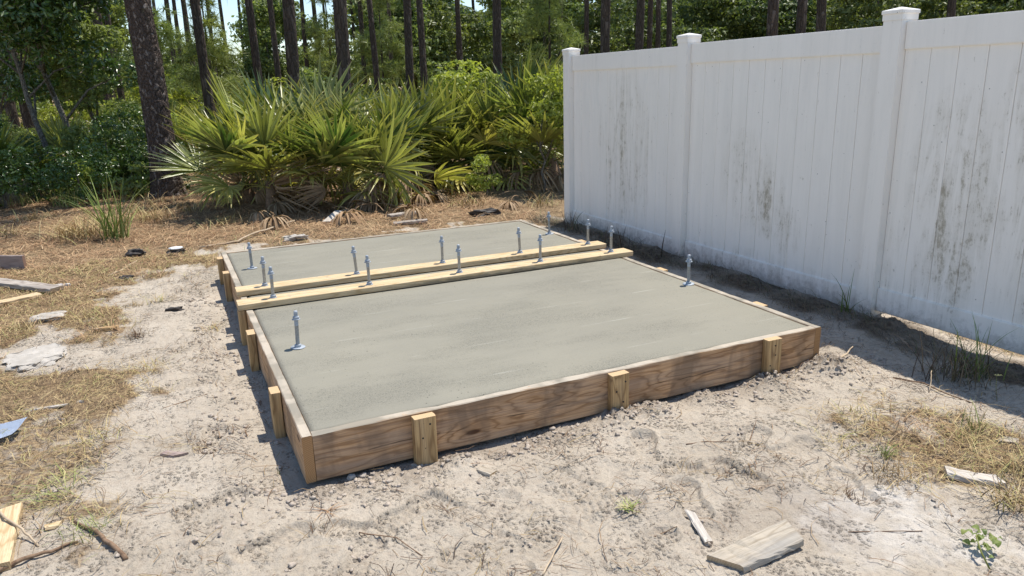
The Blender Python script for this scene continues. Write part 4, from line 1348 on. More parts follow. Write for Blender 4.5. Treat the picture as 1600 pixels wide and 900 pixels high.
# ------------------------------------------------------------------ foliage crowns
def leaf_crown(name, centers, radii, nleaf, size, mat, seed=0, flat=0.8, aspect=0.5, up=0.3):
    """rhombus leaves (two triangles folded on the midrib) scattered in and on clumps"""
    rs = np.random.default_rng(seed)
    centers = np.asarray(centers); radii = np.asarray(radii)
    wgt = radii ** 2; wgt = wgt / wgt.sum()
    ci = rs.choice(len(centers), nleaf, p=wgt)
    d = rs.normal(0, 1, (nleaf, 3)); d /= np.linalg.norm(d, axis=1)[:, None]
    rr = radii[ci] * (0.45 + 0.6 * rs.random(nleaf) ** 0.6)
    P = centers[ci] + d * rr[:, None] * np.array([1, 1, flat])
    # twig-like sub-clumping
    P += 0.10 * radii[ci][:, None] * np.sin(P * (9.0 / radii[ci].mean()) + seed)
    nrm = d * 0.8 + rs.normal(0, 0.6, (nleaf, 3)); nrm[:, 2] += up
    nrm /= np.linalg.norm(nrm, axis=1)[:, None]
    t = rs.normal(0, 1, (nleaf, 3)); t -= (t * nrm).sum(1)[:, None] * nrm; t /= np.linalg.norm(t, axis=1)[:, None]
    b = np.cross(nrm, t)
    s = (size * rs.uniform(0.55, 1.25, nleaf))[:, None]
    v0 = P - t * s; v2 = P + t * s
    v1 = P + b * s * aspect + nrm * s * 0.22 - t * s * .15; v3 = P - b * s * aspect + nrm * s * 0.22 - t * s * .15
    V = np.stack([v0, v1, v2, v3], 1).reshape(-1, 3)
    k = np.arange(nleaf)[:, None] * 4
    F = np.concatenate([k + np.array([0, 1, 2]), k + np.array([0, 2, 3])], 0)
    return np_mesh(name, V, F, [mat], False)


def clump_set(rs, n, rad, h0, h1, r0, r1, top=0.55):
    C = []; Rr = []
    for i in range(n):
        a = rs.uniform(0, 2 * math.pi); t = rs.random()
        z = h0 + (h1 - h0) * t
        prof = math.sin(math.pi * min(1, (t * (1 - top) + top * 0.35 + t * top * 0.55))) if True else 1
        rr = rad * (0.35 + 0.65 * prof) * math.sqrt(rs.random())
        C.append((rr * math.cos(a), rr * math.sin(a), z)); Rr.append(rs.uniform(r0, r1))
    return C, Rr


def trunk_mesh(name, H, r0, r1, mat, seed=0, seg=14, rings=30, lean=(0, 0), flare=0.35, rough=0.05, wig=0.04):
    rs = np.random.default_rng(seed)
    zs = np.linspace(0, 1, rings + 1) ** 1.15
    ph = rs.uniform(0, 6, 4)
    th = np.arange(seg) / seg * 2 * np.pi
    V = []
    for t in zs:
        z = t * H - 0.12 * (t == 0)
        r = r0 + (r1 - r0) * t + r0 * flare * math.exp(-t * H / 0.25)
        cx = lean[0] * t + wig * H * 0.1 * math.sin(t * 4 + ph[0]) * t; cy = lean[1] * t + wig * H * 0.1 * math.sin(t * 3.2 + ph[1]) * t
        nn = 1 + rough * (pn(th / (2 * np.pi) * seg * 0.5 + seed * 7, np.full(seg, z * 5.0), seed) + 0.6 * rs.normal(0, .5, seg))
        V += [(cx + r * k * math.cos(a), cy + r * k * math.sin(a), z) for a, k in zip(th, nn)]
    F = []
    for i in range(rings):
        for j in range(seg):
            q = (j + 1) % seg
            F.append((i * seg + j, i * seg + q, (i + 1) * seg + q, (i + 1) * seg + j))
    return np_mesh(name, V, F, [mat], True)


def tufts_mesh(name, C, n_tuft, blades, size, mat, seed=0, wd=0.012):
    """pine needle bundles: radiating thin triangles"""
    rs = np.random.default_rng(seed)
    C = np.asarray(C)
    n = n_tuft * blades
    ci = np.repeat(rs.integers(0, len(C), n_tuft), 1)
    P = C[ci, :3] + rs.normal(0, 1, (n_tuft, 3)) * C[ci, 3][:, None] * np.array([.6, .6, .4])
    P = np.repeat(P, blades, 0)
    d = rs.normal(0, 1, (n, 3)); d[:, 2] += 0.35; d /= np.linalg.norm(d, axis=1)[:, None]
    s = rs.normal(0, 1, (n, 3)); s = np.cross(d, s); s /= np.linalg.norm(s, axis=1)[:, None]
    L = (size * rs.uniform(.7, 1.2, n))[:, None]
    V = np.stack([P - s * wd, P + s * wd, P + d * L - np.array([0, 0, 1]) * L * 0.18], 1).reshape(-1, 3)
    F = np.arange(n * 3).reshape(-1, 3)
    return np_mesh(name, V, F, [mat], False)


# ---- pines (the trunks seen over the palmettos)
rs = np.random.default_rng(5)
pine_crowns = []
for k in range(2):
    C = []
    for i in range(26):
        t = rs.random(); a = rs.uniform(0, 6.28); rr = (0.4 + 1.9 * (1 - t) ** .7) * math.sqrt(rs.random())
        C.append((rr * math.cos(a), rr * math.sin(a), 9.5 + 4.5 * t, rs.uniform(.35, .6)))
    pine_crowns.append(tufts_mesh('crown', C, 130, 20, 0.30, m_needle, 50 + k, 0.014))
pine_trunks = [trunk_mesh('trunk', 13.6, 0.135, 0.07, m_pine_far, 60 + k, 14, 44, (rs.uniform(-.5, .5), rs.uniform(-.4, .4)), 0.3, 0.07) for k in range(4)]

PINES = [  # pixel x near y=110, trunk width in pixels
    (162, 8), (173, 9), (188, 10), (276, 8), (287, 7), (308, 8), (324, 16), (338, 7), (407, 13), (437, 10), (456, 20), (482, 7), (502, 7), (535, 22), (570, 9), (592, 10), (612, 8), (638, 15), (664, 13), (716, 8), (723, 9), (777, 16), (789, 6), (876, 8), (915, 9),
    (943, 17), (974, 5), (983, 6), (994, 14), (1012, 9), (1027, 8), (1046, 10), (1206, 20), (1247, 17), (1281, 14), (1476, 12), (12, 13), (36, 14), (560, 5), (835, 5), (256, 6), (300, 5), (362, 6), (385, 5), (425, 5), (516, 5), (550, 6), (650, 5), (690, 6), (748, 6), (850, 6), (120, 7), (147, 6)]
PINES.sort()
nth = ['first', 'second', 'third', 'fourth', 'fifth', 'sixth', 'seventh', 'eighth', 'ninth', 'tenth', 'eleventh', 'twelfth', 'thirteenth', 'fourteenth', 'fifteenth', 'sixteenth', 'seventeenth', 'eighteenth', 'nineteenth', 'twentieth']
cnt = {}


def pine_zone(u):
    if u < 200: return 'left of the big pine'
    if u < 360: return 'just right of the big pine'
    if u < 640: return 'behind the left palmetto clump'
    if u < 880: return 'behind the right palmettos'
    if u < 1060: return 'over the first fence bay'
    return 'over the nearer fence bays'


for i, (u, wpx) in enumerate(PINES):
    dist = min(48, (0.25 if wpx >= 12 else 0.215) * FPX / wpx)
    x, y = at_dist(u, 135, dist)
    z = pine_zone(u); cnt[z] = cnt.get(z, 0) + 1
    look = 'thick dark' if wpx >= 16 else ('dark' if wpx >= 11 else ('slender' if wpx >= 8 else 'very thin distant'))
    t = thing('pine_tree', '%s pine %s, %s from left there' % (look, z, nth[cnt[z] - 1]), 'pine tree', (x, y, hz(x, y) - 0.05), (0, 0, rs.uniform(0, 6.28)), 'tall pines in the woods')
    sc = rs.uniform(0.95, 1.15)
    kk = dist * wpx / FPX / 0.305
    t.scale = (sc * kk, sc * kk, rs.uniform(0.95, 1.2))
    link('trunk', pine_trunks[i % 4], t)
    link('crown', pine_crowns[i % 2], t)

# the big near pine: real bark plates
def big_pine():
    x, y = G(264, 308)[:2]
    H, seg, rings = 8.0, 84, 520
    th = np.arange(seg) / seg * 2 * np.pi
    zs = np.linspace(-0.1, H, rings + 1)
    TH_, Z = np.meshgrid(th, zs)
    r = 0.178 - 0.005 * Z + 0.10 * np.exp(-(Z + 0.05) / 0.22) + 0.02 * np.exp(-Z / 1.0)
    # plates: cellular ridges, wrap in angle
    u = TH_ / (2 * np.pi) * 13 + 0.35 * pn(TH_ / (2 * np.pi) * 5, Z * 3, 4); v = Z * 6.5 + 0.6 * pn(TH_ / (2 * np.pi) * 6, Z * 2, 3)
    iu = np.floor(u); iv = np.floor(v)
    f1 = np.full(u.shape, 9.0); f2 = np.full(u.shape, 9.0); cid = np.zeros(u.shape)
    for du in (-1, 0, 1):
        for dv in (-1, 0, 1):
            cu = np.mod(iu + du, 13); cv = iv + dv
            h1 = _hash(cu, cv, 1) / 65536; h2 = _hash(cu, cv, 2) / 65536
            d = np.hypot(iu + du + h1 - u, (iv + dv + h2 - v) * 0.75)
            new = d < f1
            f2 = np.where(new, f1, np.minimum(f2, d)); cid = np.where(new, _hash(cu, cv, 5) / 65536, cid); f1 = np.where(new, d, f1)
    edge = np.clip((f2 - f1) / 0.22, 0, 1)
    r = r + 0.020 * (edge ** 0.6 - 1) + 0.010 * cid + 0.003 * pn(TH_ * 14, Z * 40, 8) + 0.012 * np.clip(f1 - .3, 0, 1)
    cx = -0.03 * Z * 0.5 + 0.03 * np.sin(Z * .9); cy = 0.02 * np.sin(Z * 0.7)
    V = np.stack([cx + r * np.cos(TH_), cy + r * np.sin(TH_), Z], -1).reshape(-1, 3)
    idx = np.arange(len(V)).reshape(rings + 1, seg)
    n = np.roll(idx, -1, 1)
    F = np.stack([idx[:-1].ravel(), n[:-1].ravel(), n[1:].ravel(), idx[1:].ravel()], 1)
    t = thing('pine_tree', 'big near pine with plated grey brown bark left of the palmettos', 'pine tree', (x, y, hz(x, y)))
    link('trunk', np_mesh('trunk', V, F, [m_pine], True), t)
    link('trunk_top', trunk_mesh('trunk_top', 7, 0.145, 0.08, m_pine, 9, 16, 12, flare=0), t, (-0.12, 0, 7.95))
    link('crown', pine_crowns[0], t, (-0.1, 0, 1.0))
    # pale lifted flakes on the bark
    for k in range(45):
        zf = random.uniform(0.4, 4.6); a = random.gauss(-0.55, 0.75)
        rr = 0.186 - 0.005 * zf + 0.006
        bm = bmesh.new()
        w2, h2 = random.uniform(.012, .03), random.uniform(.015, .035)
        pts = [(-w2, 0, 0), (w2 * .9, 0, -h2 * .3), (w2, -.010, h2), (-w2 * .6, -.012, h2 * 1.2)]
        vs = [bm.verts.new(p_) for p_ in pts]
        bm.faces.new(vs)
        bmesh.ops.solidify(bm, geom=bm.faces[:], thickness=0.004)
        o = link('bark_flake', bm_mesh('bark_flake', bm, [m_oakbark]), t)
        o.location = (rr * math.cos(a) - 0.03 * zf * .5 + .03 * math.sin(zf * .9), rr * math.sin(a) + .02 * math.sin(zf * .7), zf)
        o.rotation_euler = (random.uniform(-.2, .3), random.uniform(-.5, .5), a + math.pi / 2)


big_pine()


# ---- small oaks at the left
def limb_tree(name, label, u, v, H, seed, lean, crown_pts, crown_r, nleaf, leaf, mat_l, tr=0.055, fork=None, dist=None, cat='tree'):
    p = G(u, v) if dist is None else np.array([*at_dist(u, v, dist), 0])
    t = thing(name, label, cat, (p[0], p[1], hz(p[0], p[1]) - 0.03))
    rs = random.Random(seed)
    pts = [Vector((0, 0, -0.1))]
    n = 9
    for i in range(1, n + 1):
        q = i / n
        pts.append(Vector((lean[0] * q ** 1.3 + rs.gauss(0, .025), lean[1] * q + rs.gauss(0, .025), H * q)))
    link('trunk', tube('trunk', pts, [tr * (1.25 if i == 0 else 1) * (1 - 0.6 * i / n) for i in range(n + 1)], m_oakbark, 10), t)
    for c, r in zip(crown_pts, crown_r):
        c = Vector(c)
        zz = max(0.35 * H, min(c.z - 0.5, H * 0.95)); k = zz / H * n; a = pts[int(k)]
        mid = a.lerp(c, .5) + Vector((rs.gauss(0, .08), rs.gauss(0, .08), .12))
        link('limb', tube('limb', [a, mid, c], [tr * .45, tr * .3, tr * .12], m_oakbark, 6), t)
    link('crown', leaf_crown('crown', [tuple(c) for c in crown_pts], crown_r, nleaf, leaf, mat_l, seed, 0.75, 0.42), t)
    return t


def rcl(seed, n, cx, cy, z0, z1, rad, r0, r1):
    rs = random.Random(seed)
    C = []; Rr = []
    for _ in range(n):
        a = rs.uniform(0, 6.28); q = math.sqrt(rs.random()) * rad
        C.append((cx + q * math.cos(a), cy + q * math.sin(a), rs.uniform(z0, z1))); Rr.append(rs.uniform(r0, r1))
    return C, Rr


C1, R1 = rcl(1, 22, -.3, 0, 1.75, 4.6, 1.15, .32, .6)
limb_tree('oak_tree', 'leafy dark green oak with a forked grey trunk at the far left', 92, 296, 3.4, 1, (-0.5, 0.2), C1, R1, 15000, 0.055, m_oakleaf, 0.05)
C2, R2 = rcl(2, 22, -.1, 0, 1.7, 4.6, 1.0, .3, .55)
limb_tree('oak_tree', 'leafy dark green oak leaning left, right of the forked one', 133, 292, 3.4, 2, (-0.55, 0.1), C2, R2, 15000, 0.055, m_oakleaf, 0.055)
C3, R3 = rcl(3, 14, -.1, 0, 1.5, 3.0, .7, .25, .45)
limb_tree('oak_tree', 'young bright green oak with a pale straight trunk beside the big pine', 170, 278, 2.2, 3, (-0.25, 0.1), C3, R3, 9000, 0.055, m_farleaf, 0.055)
C4, R4 = rcl(4, 22, 0, 0, 1.6, 5.0, 1.3, .35, .65)
limb_tree('oak_tree', 'dark leafy oak filling the top left corner behind the forked one', 20, 268, 3.6, 4, (-0.2, 0.1), C4, R4, 15000, 0.06, m_oakleaf, 0.06)
C5, R5 = rcl(5, 8, 0, 0, .7, 1.7, .45, .2, .35)
limb_tree('shrub', 'bright green shrub with small leaves rising over the palmettos at centre', 725, 150, 1.4, 5, (0, 0), C5, R5, 3500, 0.05, m_farleaf2, 0.03, dist=12.0, cat='shrub')
C6, R6 = rcl(6, 9, 0, 0, .5, 1.75, .42, .16, .3)
limb_tree('shrub', 'yellow green vine-like shrub against the palmettos beside the first fence post', 848, 300, 1.4, 6, (0.05, 0), C6, R6, 3200, 0.04, m_farleaf2, 0.02, cat='shrub')
C7, R7 = rcl(7, 5, 0, 0, .2, .7, .2, .1, .2)
limb_tree('shrub', 'small light green bush on the needles in front of the right palmettos', 762, 308, .6, 7, (0, 0), C7, R7, 900, 0.03, m_farleaf2, 0.012, cat='shrub')
C8, R8 = rcl(8, 5, 0, 0, .1, .5, .25, .1, .2)
limb_tree('shrub', 'low light green seedling left of the big pine base', 208, 312, .4, 8, (0, 0), C8, R8, 700, 0.04, m_farleaf, 0.012, cat='shrub')
C9, R9 = rcl(9, 6, 0, 0, .1, .6, .4, .15, .25)
limb_tree('shrub', 'low yellow green bush in front of the leaning oak', 148, 310, .4, 9, (0, 0), C9, R9, 900, 0.05, m_farleaf2, 0.012, cat='shrub')

# leafy weed at the bottom right
wp = G(1530, 862)
lw = thing('leafy_weed', 'leafy bright green weed with curled stem at the bottom right', 'weed', (wp[0], wp[1], hz(wp[0], wp[1])))
link('stem', tube('stem', [(-.07, -.08, 0), (-.06, -.04, .035), (-.03, 0, .06), (.0, .01, .05)], [.003, .003, .0025, .002], m_palmy, 6), lw)
rs_ = np.random.default_rng(77)
for k in range(30):
    a = k * 2.4; s_l = rs_.uniform(.006, .017)
    bm = bmesh.new()
    prof = [(0, 0), (.35, .38), (.7, .5), (1.0, .42), (1.35, .2), (1.6, 0)]
    mid = [bm.verts.new((x_ * s_l * 1.2, 0, .008 * math.sin(x_ * 2))) for x_, y_ in prof]
    le = [mid[0]] + [bm.verts.new((x_ * s_l * 1.2, y_ * s_l * 1.5, .008 * math.sin(x_ * 2) + y_ * s_l * .5)) for x_, y_ in prof[1:-1]] + [mid[-1]]
    ri = [mid[0]] + [bm.verts.new((x_ * s_l * 1.2, -y_ * s_l * 1.5, .008 * math.sin(x_ * 2) + y_ * s_l * .5)) for x_, y_ in prof[1:-1]] + [mid[-1]]
    for S_ in (le, ri):
        for q in range(5):
            f = [mid[q], mid[q + 1], S_[q + 1], S_[q]]
            f = [v_ for i_, v_ in enumerate(f) if v_ not in f[:i_]]
            if len(f) > 2: bm.faces.new(f)
    o = link('leaf', bm_mesh('leaf', bm, [m_farleaf]), lw)
    o.location = (rs_.normal(0, .026), rs_.normal(0, .02), rs_.uniform(.012, .055))
    o.rotation_euler = (rs_.uniform(-.4, .4), rs_.uniform(-.5, .3), a)


# ------------------------------------------------------------------ palmettos
def frond_mesh(seed, mat, nl=24, R=0.52, petiole=0.55, span=115, droop=0.16, dead=False):
    """petiole along +Y from origin, fan of folded segments beyond it"""
    rs = np.random.default_rng(seed)
    V = []; F = []; tip = []; var = []
    # petiole: 4-sided
    pn_ = 5
    for i in range(pn_ + 1):
        t = i / pn_; y = petiole * t; z = 0.05 * math.sin(t * 3.14); w_ = 0.009 - 0.004 * t
        for (a, b) in ((-1, 0), (0, 1), (1, 0), (0, -.6)):
            V.append((a * w_, y, z + b * w_)); tip.append(0.25); var.append(0.3)
    for i in range(pn_):
        for j in range(4):
            q = (j + 1) % 4
            F.append((i * 4 + j, i * 4 + q, i * 4 + 4 + q, i * 4 + 4 + j))
    for k in range(nl):
        f = (k + 0.5) / nl * 2 - 1
        a = math.radians(f * span + rs.normal(0, 2.0))
        L = R * (1.0 - 0.22 * abs(f) ** 2) * rs.uniform(0.86, 1.08)
        wid = 0.0175 * rs.uniform(.85, 1.15) * (R / .5)
        dx, dy = math.sin(a), math.cos(a)
        sx, sy = dy, -dx
        cup = rs.uniform(0.03, 0.10)
        dr = droop * rs.uniform(.3, 1.8) * (2.5 if dead else 1)
        if rs.random() < .12: dr *= 2.5
        ns = 5
        base = len(V)
        tw = rs.normal(0, .35)
        vv = float(np.clip(rs.normal(.45, .3), 0, 1))
        for i in range(ns + 1):
            t = i / ns
            r_ = L * t
            ww = wid * (min(1, 0.12 + t * 2.4)) * (1 - max(0, (t - 0.35) / 0.65) ** 1.4) + 0.0004
            z = cup * t + 0.02 - dr * L * t ** 2.6
            rr = r_ * (1 - 0.12 * dr * t * t)
            fold = ww * 0.65
            c = (dx * rr, petiole + dy * rr, z)
            tz = math.sin(tw * t) * ww
            V.append((c[0] - sx * ww, c[1] - sy * ww, z + fold - tz)); V.append((c[0], c[1], z)); V.append((c[0] + sx * ww, c[1] + sy * ww, z + fold + tz))
            tv = max(0, (t - 0.72) / .28) * rs.uniform(0.2, 1.0)
            tip.extend((tv, tv, tv)); var.extend((vv, max(0, vv - .35), vv))
        for i in range(ns):
            b = base + i * 3
            F.append((b, b + 1, b + 4, b + 3)); F.append((b + 1, b + 2, b + 5, b + 4))
    me = np_mesh('frond', V, F, [mat], False)
    at = me.attributes.new('tip', 'FLOAT', 'POINT'); at.data.foreach_set('value', np.array(tip, np.float32))
    at = me.attributes.new('var', 'FLOAT', 'POINT'); at.data.foreach_set('value', np.array(var, np.float32))
    return me


fr_green = [frond_mesh(200 + k, m_palm, 23, R=0.70, petiole=0.60, span=sp, droop=dr) for k, (sp, dr) in enumerate([(100, .05), (115, .1), (90, .04), (120, .14), (70, .03)])]
fr_yel = [frond_mesh(220 + k, m_palmy, 19, R=0.52, petiole=0.5, span=sp, droop=dr) for k, (sp, dr) in enumerate([(110, .3), (90, .2), (125, .4)])]
fr_dead = [frond_mesh(240 + k, m_palmd, 20, R=0.42, petiole=0.42, span=sp, droop=.5, dead=True) for k, sp in enumerate([70, 50, 95])]
stem_me = None


def palmetto(label, x, y, n, scale, seed, dead=4, yellow=0.25, lowfront=True, group='saw palmettos at the edge of the woods'):
    rs = random.Random(seed)
    z = hz(x, y)
    t = thing('palmetto', label, 'palmetto', (x, y, z), (0, 0, 0), group)
    # stubby fibrous trunk
    link('stem', tube('stem', [(0, 0, -.1), (.03, .02, .12), (.0, .03, .3)], [.09, .08, .04], m_brownstick, 9), t, scale=scale)
    toc = math.atan2(CP[1] - y, CP[0] - x)
    for k in range(n):
        q = (k + .5) / n
        el = math.radians(rs.uniform(-5, 0) + 88 * (1 - q) ** 0.75)     # first upright, later low
        az = k * 2.399 + rs.gauss(0, .25)
        yel = rs.random() < yellow * (0.3 + 1.6 * q)
        me = rs.choice(fr_yel) if yel else rs.choice(fr_green)
        o = link('frond', me, t)
        if yel: o['label'] = 'yellow green frond'
        s = scale * rs.uniform(0.82, 1.12)
        # local +Y to direction (az, el); roll random
        d = Vector((math.cos(az) * math.cos(el), math.sin(az) * math.cos(el), math.sin(el)))
        up = Vector((0, 0, 1))
        side = d.cross(up).normalized() if abs(d.z) < .999 else Vector((1, 0, 0))
        nn = side.cross(d)
        M = Matrix((side, d, nn)).transposed().to_4x4()
        M = M @ Matrix.Rotation(rs.gauss(0, .45), 4, 'Y')
        M = M @ Matrix.Rotation(-rs.uniform(.0, .35), 4, 'X')
        o.matrix_basis = Matrix.Translation((rs.gauss(0, .07) * scale, rs.gauss(0, .07) * scale, 0.16 * scale + rs.uniform(0, .12))) @ M @ Matrix.Scale(s, 4)
    for k in range(dead):
        az = toc + rs.gauss(0, .8)
        el = math.radians(rs.uniform(-8, 14))
        d = Vector((math.cos(az) * math.cos(el), math.sin(az) * math.cos(el), math.sin(el)))
        side = d.cross(Vector((0, 0, 1))).normalized(); nn = side.cross(d)
        M = Matrix((side, d, nn)).transposed().to_4x4() @ Matrix.Rotation(rs.gauss(0, .8), 4, 'Y')
        o = link('frond', rs.choice(fr_dead), t)
        o['label'] = 'dead brown frond'
        o.matrix_basis = Matrix.Translation((0, 0, rs.uniform(.12, .32))) @ M @ Matrix.Scale(scale * rs.uniform(.7, 1.0), 4)
    return t


PAL = [  # u, v of the foot, fronds, scale, seed, dead, yellow, label
    (388, 318, 20, 0.92, 1, 3, .45, 'palmetto nearest the big pine, its low yellow fronds reaching the needles'),
    (425, 326, 22, 1.12, 2, 4, .40, 'broad palmetto with yellow lower fronds, behind the far left slab corner'),
    (490, 318, 22, 1.18, 3, 4, .25, 'tallest green palmetto in the middle of the left clump'),
    (545, 322, 20, 1.05, 4, 6, .35, 'palmetto with a skirt of dead fronds, behind the rotten planks'),
    (600, 314, 20, 1.10, 5, 5, .25, 'green palmetto at the right end of the left clump'),
    (455, 296, 18, 1.22, 6, 0, .12, 'upright palmetto in the back row of the left clump'),
    (560, 292, 18, 1.18, 7, 0, .12, 'back row palmetto between the two thickest pine trunks'),
    (398, 292, 16, 1.0, 8, 0, .15, 'back row palmetto just right of the big pine'),
    (655, 300, 16, 1.00, 9, 6, .30, 'lower palmetto above the heap of dead fronds'),
    (700, 288, 18, 1.08, 10, 3, .10, 'dark green palmetto left of the small light green bush'),
    (755, 290, 16, 1.0, 11, 5, .15, 'palmetto with bleached hanging fronds behind the small light green bush'),
    (805, 282, 20, 1.25, 12, 4, .10, 'tall spreading palmetto left of the first fence post'),
    (865, 290, 18, 1.22, 13, 5, .15, 'palmetto pressed against the first fence post'),
    (650, 272, 16, 1.1, 14, 0, .05, 'back row palmetto above the lower one'),
    (745, 265, 16, 1.15, 15, 0, .05, 'back row palmetto under the bright shrub'),
    (830, 262, 16, 1.3, 16, 0, .05, 'back row palmetto behind the tall spreading one'),
    (50, 236, 12, .75, 17, 2, .3, 'palmetto behind the oaks at the left edge'),
    (125, 236, 12, 0.7, 18, 1, .2, 'palmetto half hidden between the two leaning oaks'),
    (205, 240, 12, 0.75, 19, 1, .25, 'palmetto just left of the big pine'),
]
for (u, v, n, sc, sd, dd, yl, lab) in PAL:
    p = G(u, v)
    palmetto(lab, p[0], p[1], max(10, int(n * 0.7)), sc * 1.06, sd, (dd + 1) // 2, yl)

# dead frond heap lying on the ground before the clump
for i, (u, v, az, lab) in enumerate([(600, 338, .3, 'dead brown palm frond flat on the needles at the right of the clump'), (660, 330, -.4, 'dead frond with curled tips lying by the rotten planks'), (560, 340, 2.6, 'dead frond lying under the middle of the left clump'),
                                     (430, 348, 3.0, 'dead frond lying at the front of the left clump'), (700, 322, .2, 'dead frond heaped below the right palmettos'), (640, 322, -1.3, 'dead frond fallen over the others beneath the lower palmetto')]):
    p = G(u, v)
    o = link('dead_frond', fr_dead[i % 3], None, (p[0], p[1], hz(p[0], p[1]) + .05), (0.12, 0.15, az), 0.95)
    tag(o, lab, 'palm frond', 'dead palm fronds on the ground')

for i, (u, v, az, sc_, lab) in enumerate([(620, 330, 1.2, .9, 'dead frond on top of the heap behind the rotten planks'), (645, 336, 2.9, .8, 'dead frond spread beside the rear rotten plank'),
                                     (675, 338, .6, .9, 'dead frond at the right end of the frond heap'), (585, 330, 2.2, .9, 'dead frond half under the skirted palmetto'),
                                     (690, 315, 2.0, .85, 'dead frond leaning under the lower palmetto'), (520, 338, -2.6, .8, 'dead frond left of the short bleached plank end'),
                                     (480, 342, -.8, .8, 'dead frond by the tip of the long pale branch'), (390, 340, 3.4, .8, 'dead frond under the palmetto nearest the big pine'),
                                     (810, 318, 2.4, .9, 'dead frond fallen below the tall spreading palmetto'), (780, 312, -1.8, .8, 'dead frond right of the small light green bush')]):
    p = G(u, v)
    o = link('dead_frond', fr_dead[(i + 1) % 3], None, (p[0], p[1], hz(p[0], p[1]) + .06 + .02 * (i % 3)), (0.1 * math.sin(i * 2.1), 0.25 * math.cos(i * 1.7), az), sc_)
    tag(o, lab, 'palm frond', 'dead palm fronds on the ground')
for (u, v, n, hg, spd, mt, lab) in [(30, 322, 60, .35, .3, m_grass, 'shaded grass clump at the left edge under the oaks'), (75, 316, 50, .30, .3, m_straw, 'dry pale grass under the forked oak'),
                                (110, 322, 70, .40, .3, m_grass, 'green grass clump under the leaning oak'), (200, 300, 60, .35, .25, m_grass, 'grass clump against the left foot of the big pine'),
                                (235, 322, 50, .22, .25, m_straw, 'dry grass at the foot of the big pine'), (60, 345, 80, .20, .35, m_straw, 'low dry grass left of the tan grass mound'),
                                (300, 330, 50, .22, .25, m_straw, 'dry grass right of the foot of the big pine'), (340, 352, 60, .16, .3, m_straw, 'low dry grass before the nearest palmetto'),
                                (850, 322, 60, .22, .3, m_straw, 'dry grass left of the foot of the first fence post'), (730, 322, 60, .22, .3, m_straw, 'dry grass before the small light green bush'),
                                (10, 372, 60, .16, .3, m_straw, 'low dry grass above the brown board at the left edge')]:
    tuft('grass_clump', lab, 'grass', u, v, n, hg, spd, mt, .009, droop=.9, base=.12, tintr=(.2, 1))

# ------------------------------------------------------------------ woods behind: understorey, shrubs, trees
rs = np.random.default_rng(21)


def crown_variant(kind, seed):
    r_ = np.random.default_rng(seed)
    if kind == 'shrub':
        C, Rr = clump_set(r_, 16, 1.0, .35, 1.9, .28, .5)
        return leaf_crown('crown', C, Rr, 4200, .075, m_farleaf, seed, .8, .42)
    if kind == 'dshrub':
        C, Rr = clump_set(r_, 16, 1.0, .3, 1.9, .25, .45)
        return leaf_crown('crown', C, Rr, 5200, .05, m_oakleaf, seed, .8, .42)
    if kind == 'yshrub':
        C, Rr = clump_set(r_, 14, .9, .3, 1.7, .25, .45)
        return leaf_crown('crown', C, Rr, 3600, .07, m_farleaf2, seed, .8, .42)
    if kind == 'tree':
        C, Rr = clump_set(r_, 34, 2.0, 1.6, 6.4, .5, .95)
        return leaf_crown('crown', C, Rr, 9000, .13, m_farleaf, seed, .75, .45)
    if kind == 'dark':
        C, Rr = clump_set(r_, 34, 2.1, 1.0, 6.6, .5, 1.0)
        return leaf_crown('crown', C, Rr, 9000, .13, m_darkleaf, seed, .75, .45)
    if kind == 'ypine':
        C = []
        for i in range(34):
            t = r_.random(); a = r_.uniform(0, 6.28); rr = 1.25 * (1 - t) ** .8 * r_.uniform(.3, 1)
            C.append((rr * math.cos(a), rr * math.sin(a), .9 + 3.6 * t, .28))
        return tufts_mesh('crown', C, 330, 26, .26, m_needle, seed, .009)


VAR = {k: [crown_variant(k, 300 + 10 * i + j) for j in range(nv)] for i, (k, nv) in enumerate([('shrub', 3), ('yshrub', 2), ('tree', 3), ('dark', 3), ('ypine', 2), ('dshrub', 2)])}
tr_small = trunk_mesh('trunk', 1.3, .03, .015, m_oakbark, 71, 8, 6)
tr_mid = trunk_mesh('trunk', 4.8, .09, .04, m_oakbark, 72, 9, 14, (.3, .2))
tr_yp = trunk_mesh('trunk', 4.2, .05, .015, m_pine_far, 73, 9, 10)
LAB = {'shrub': ('shrub', 'mid green leafy shrub in the woods', 'shrub', 'leafy shrubs in the woods'),
       'yshrub': ('shrub', 'yellow green sunlit shrub in the woods', 'shrub', 'sunlit yellow green shrubs in the woods'),
       'dshrub': ('shrub', 'dark small-leaved shrub in the shade of the oaks', 'shrub', 'dark shrubs under the oaks'),
       'tree': ('broadleaf_tree', 'bushy mid green tree deep in the woods', 'tree', 'bushy green trees deep in the woods'),
       'dark': ('broadleaf_tree', 'dark green bushy tree deep in the woods', 'tree', 'dark bushy trees deep in the woods'),
       'ypine': ('young_pine', 'young pale green pine among tall trunks', 'pine tree', 'young pines in the woods')}


def put(kind, u, dist, s, jit=0.0, label=None, sz=1.0):
    x, y = at_dist(u, 135, dist)
    if 3.0 < x < 4.2 and y < 5: return
    nm, lab, cat, grp = LAB[kind]
    t = thing(nm, label or (lab + ', ' + pine_zone(u)), cat, (x, y, hz(x, y) - .05), (0, 0, rs.uniform(0, 6.28)), grp)
    t.scale = (s, s, s * sz)
    link('trunk', {'tree': tr_mid, 'dark': tr_mid, 'ypine': tr_yp}.get(kind, tr_small), t)
    link('crown', VAR[kind][int(rs.integers(len(VAR[kind])))], t)


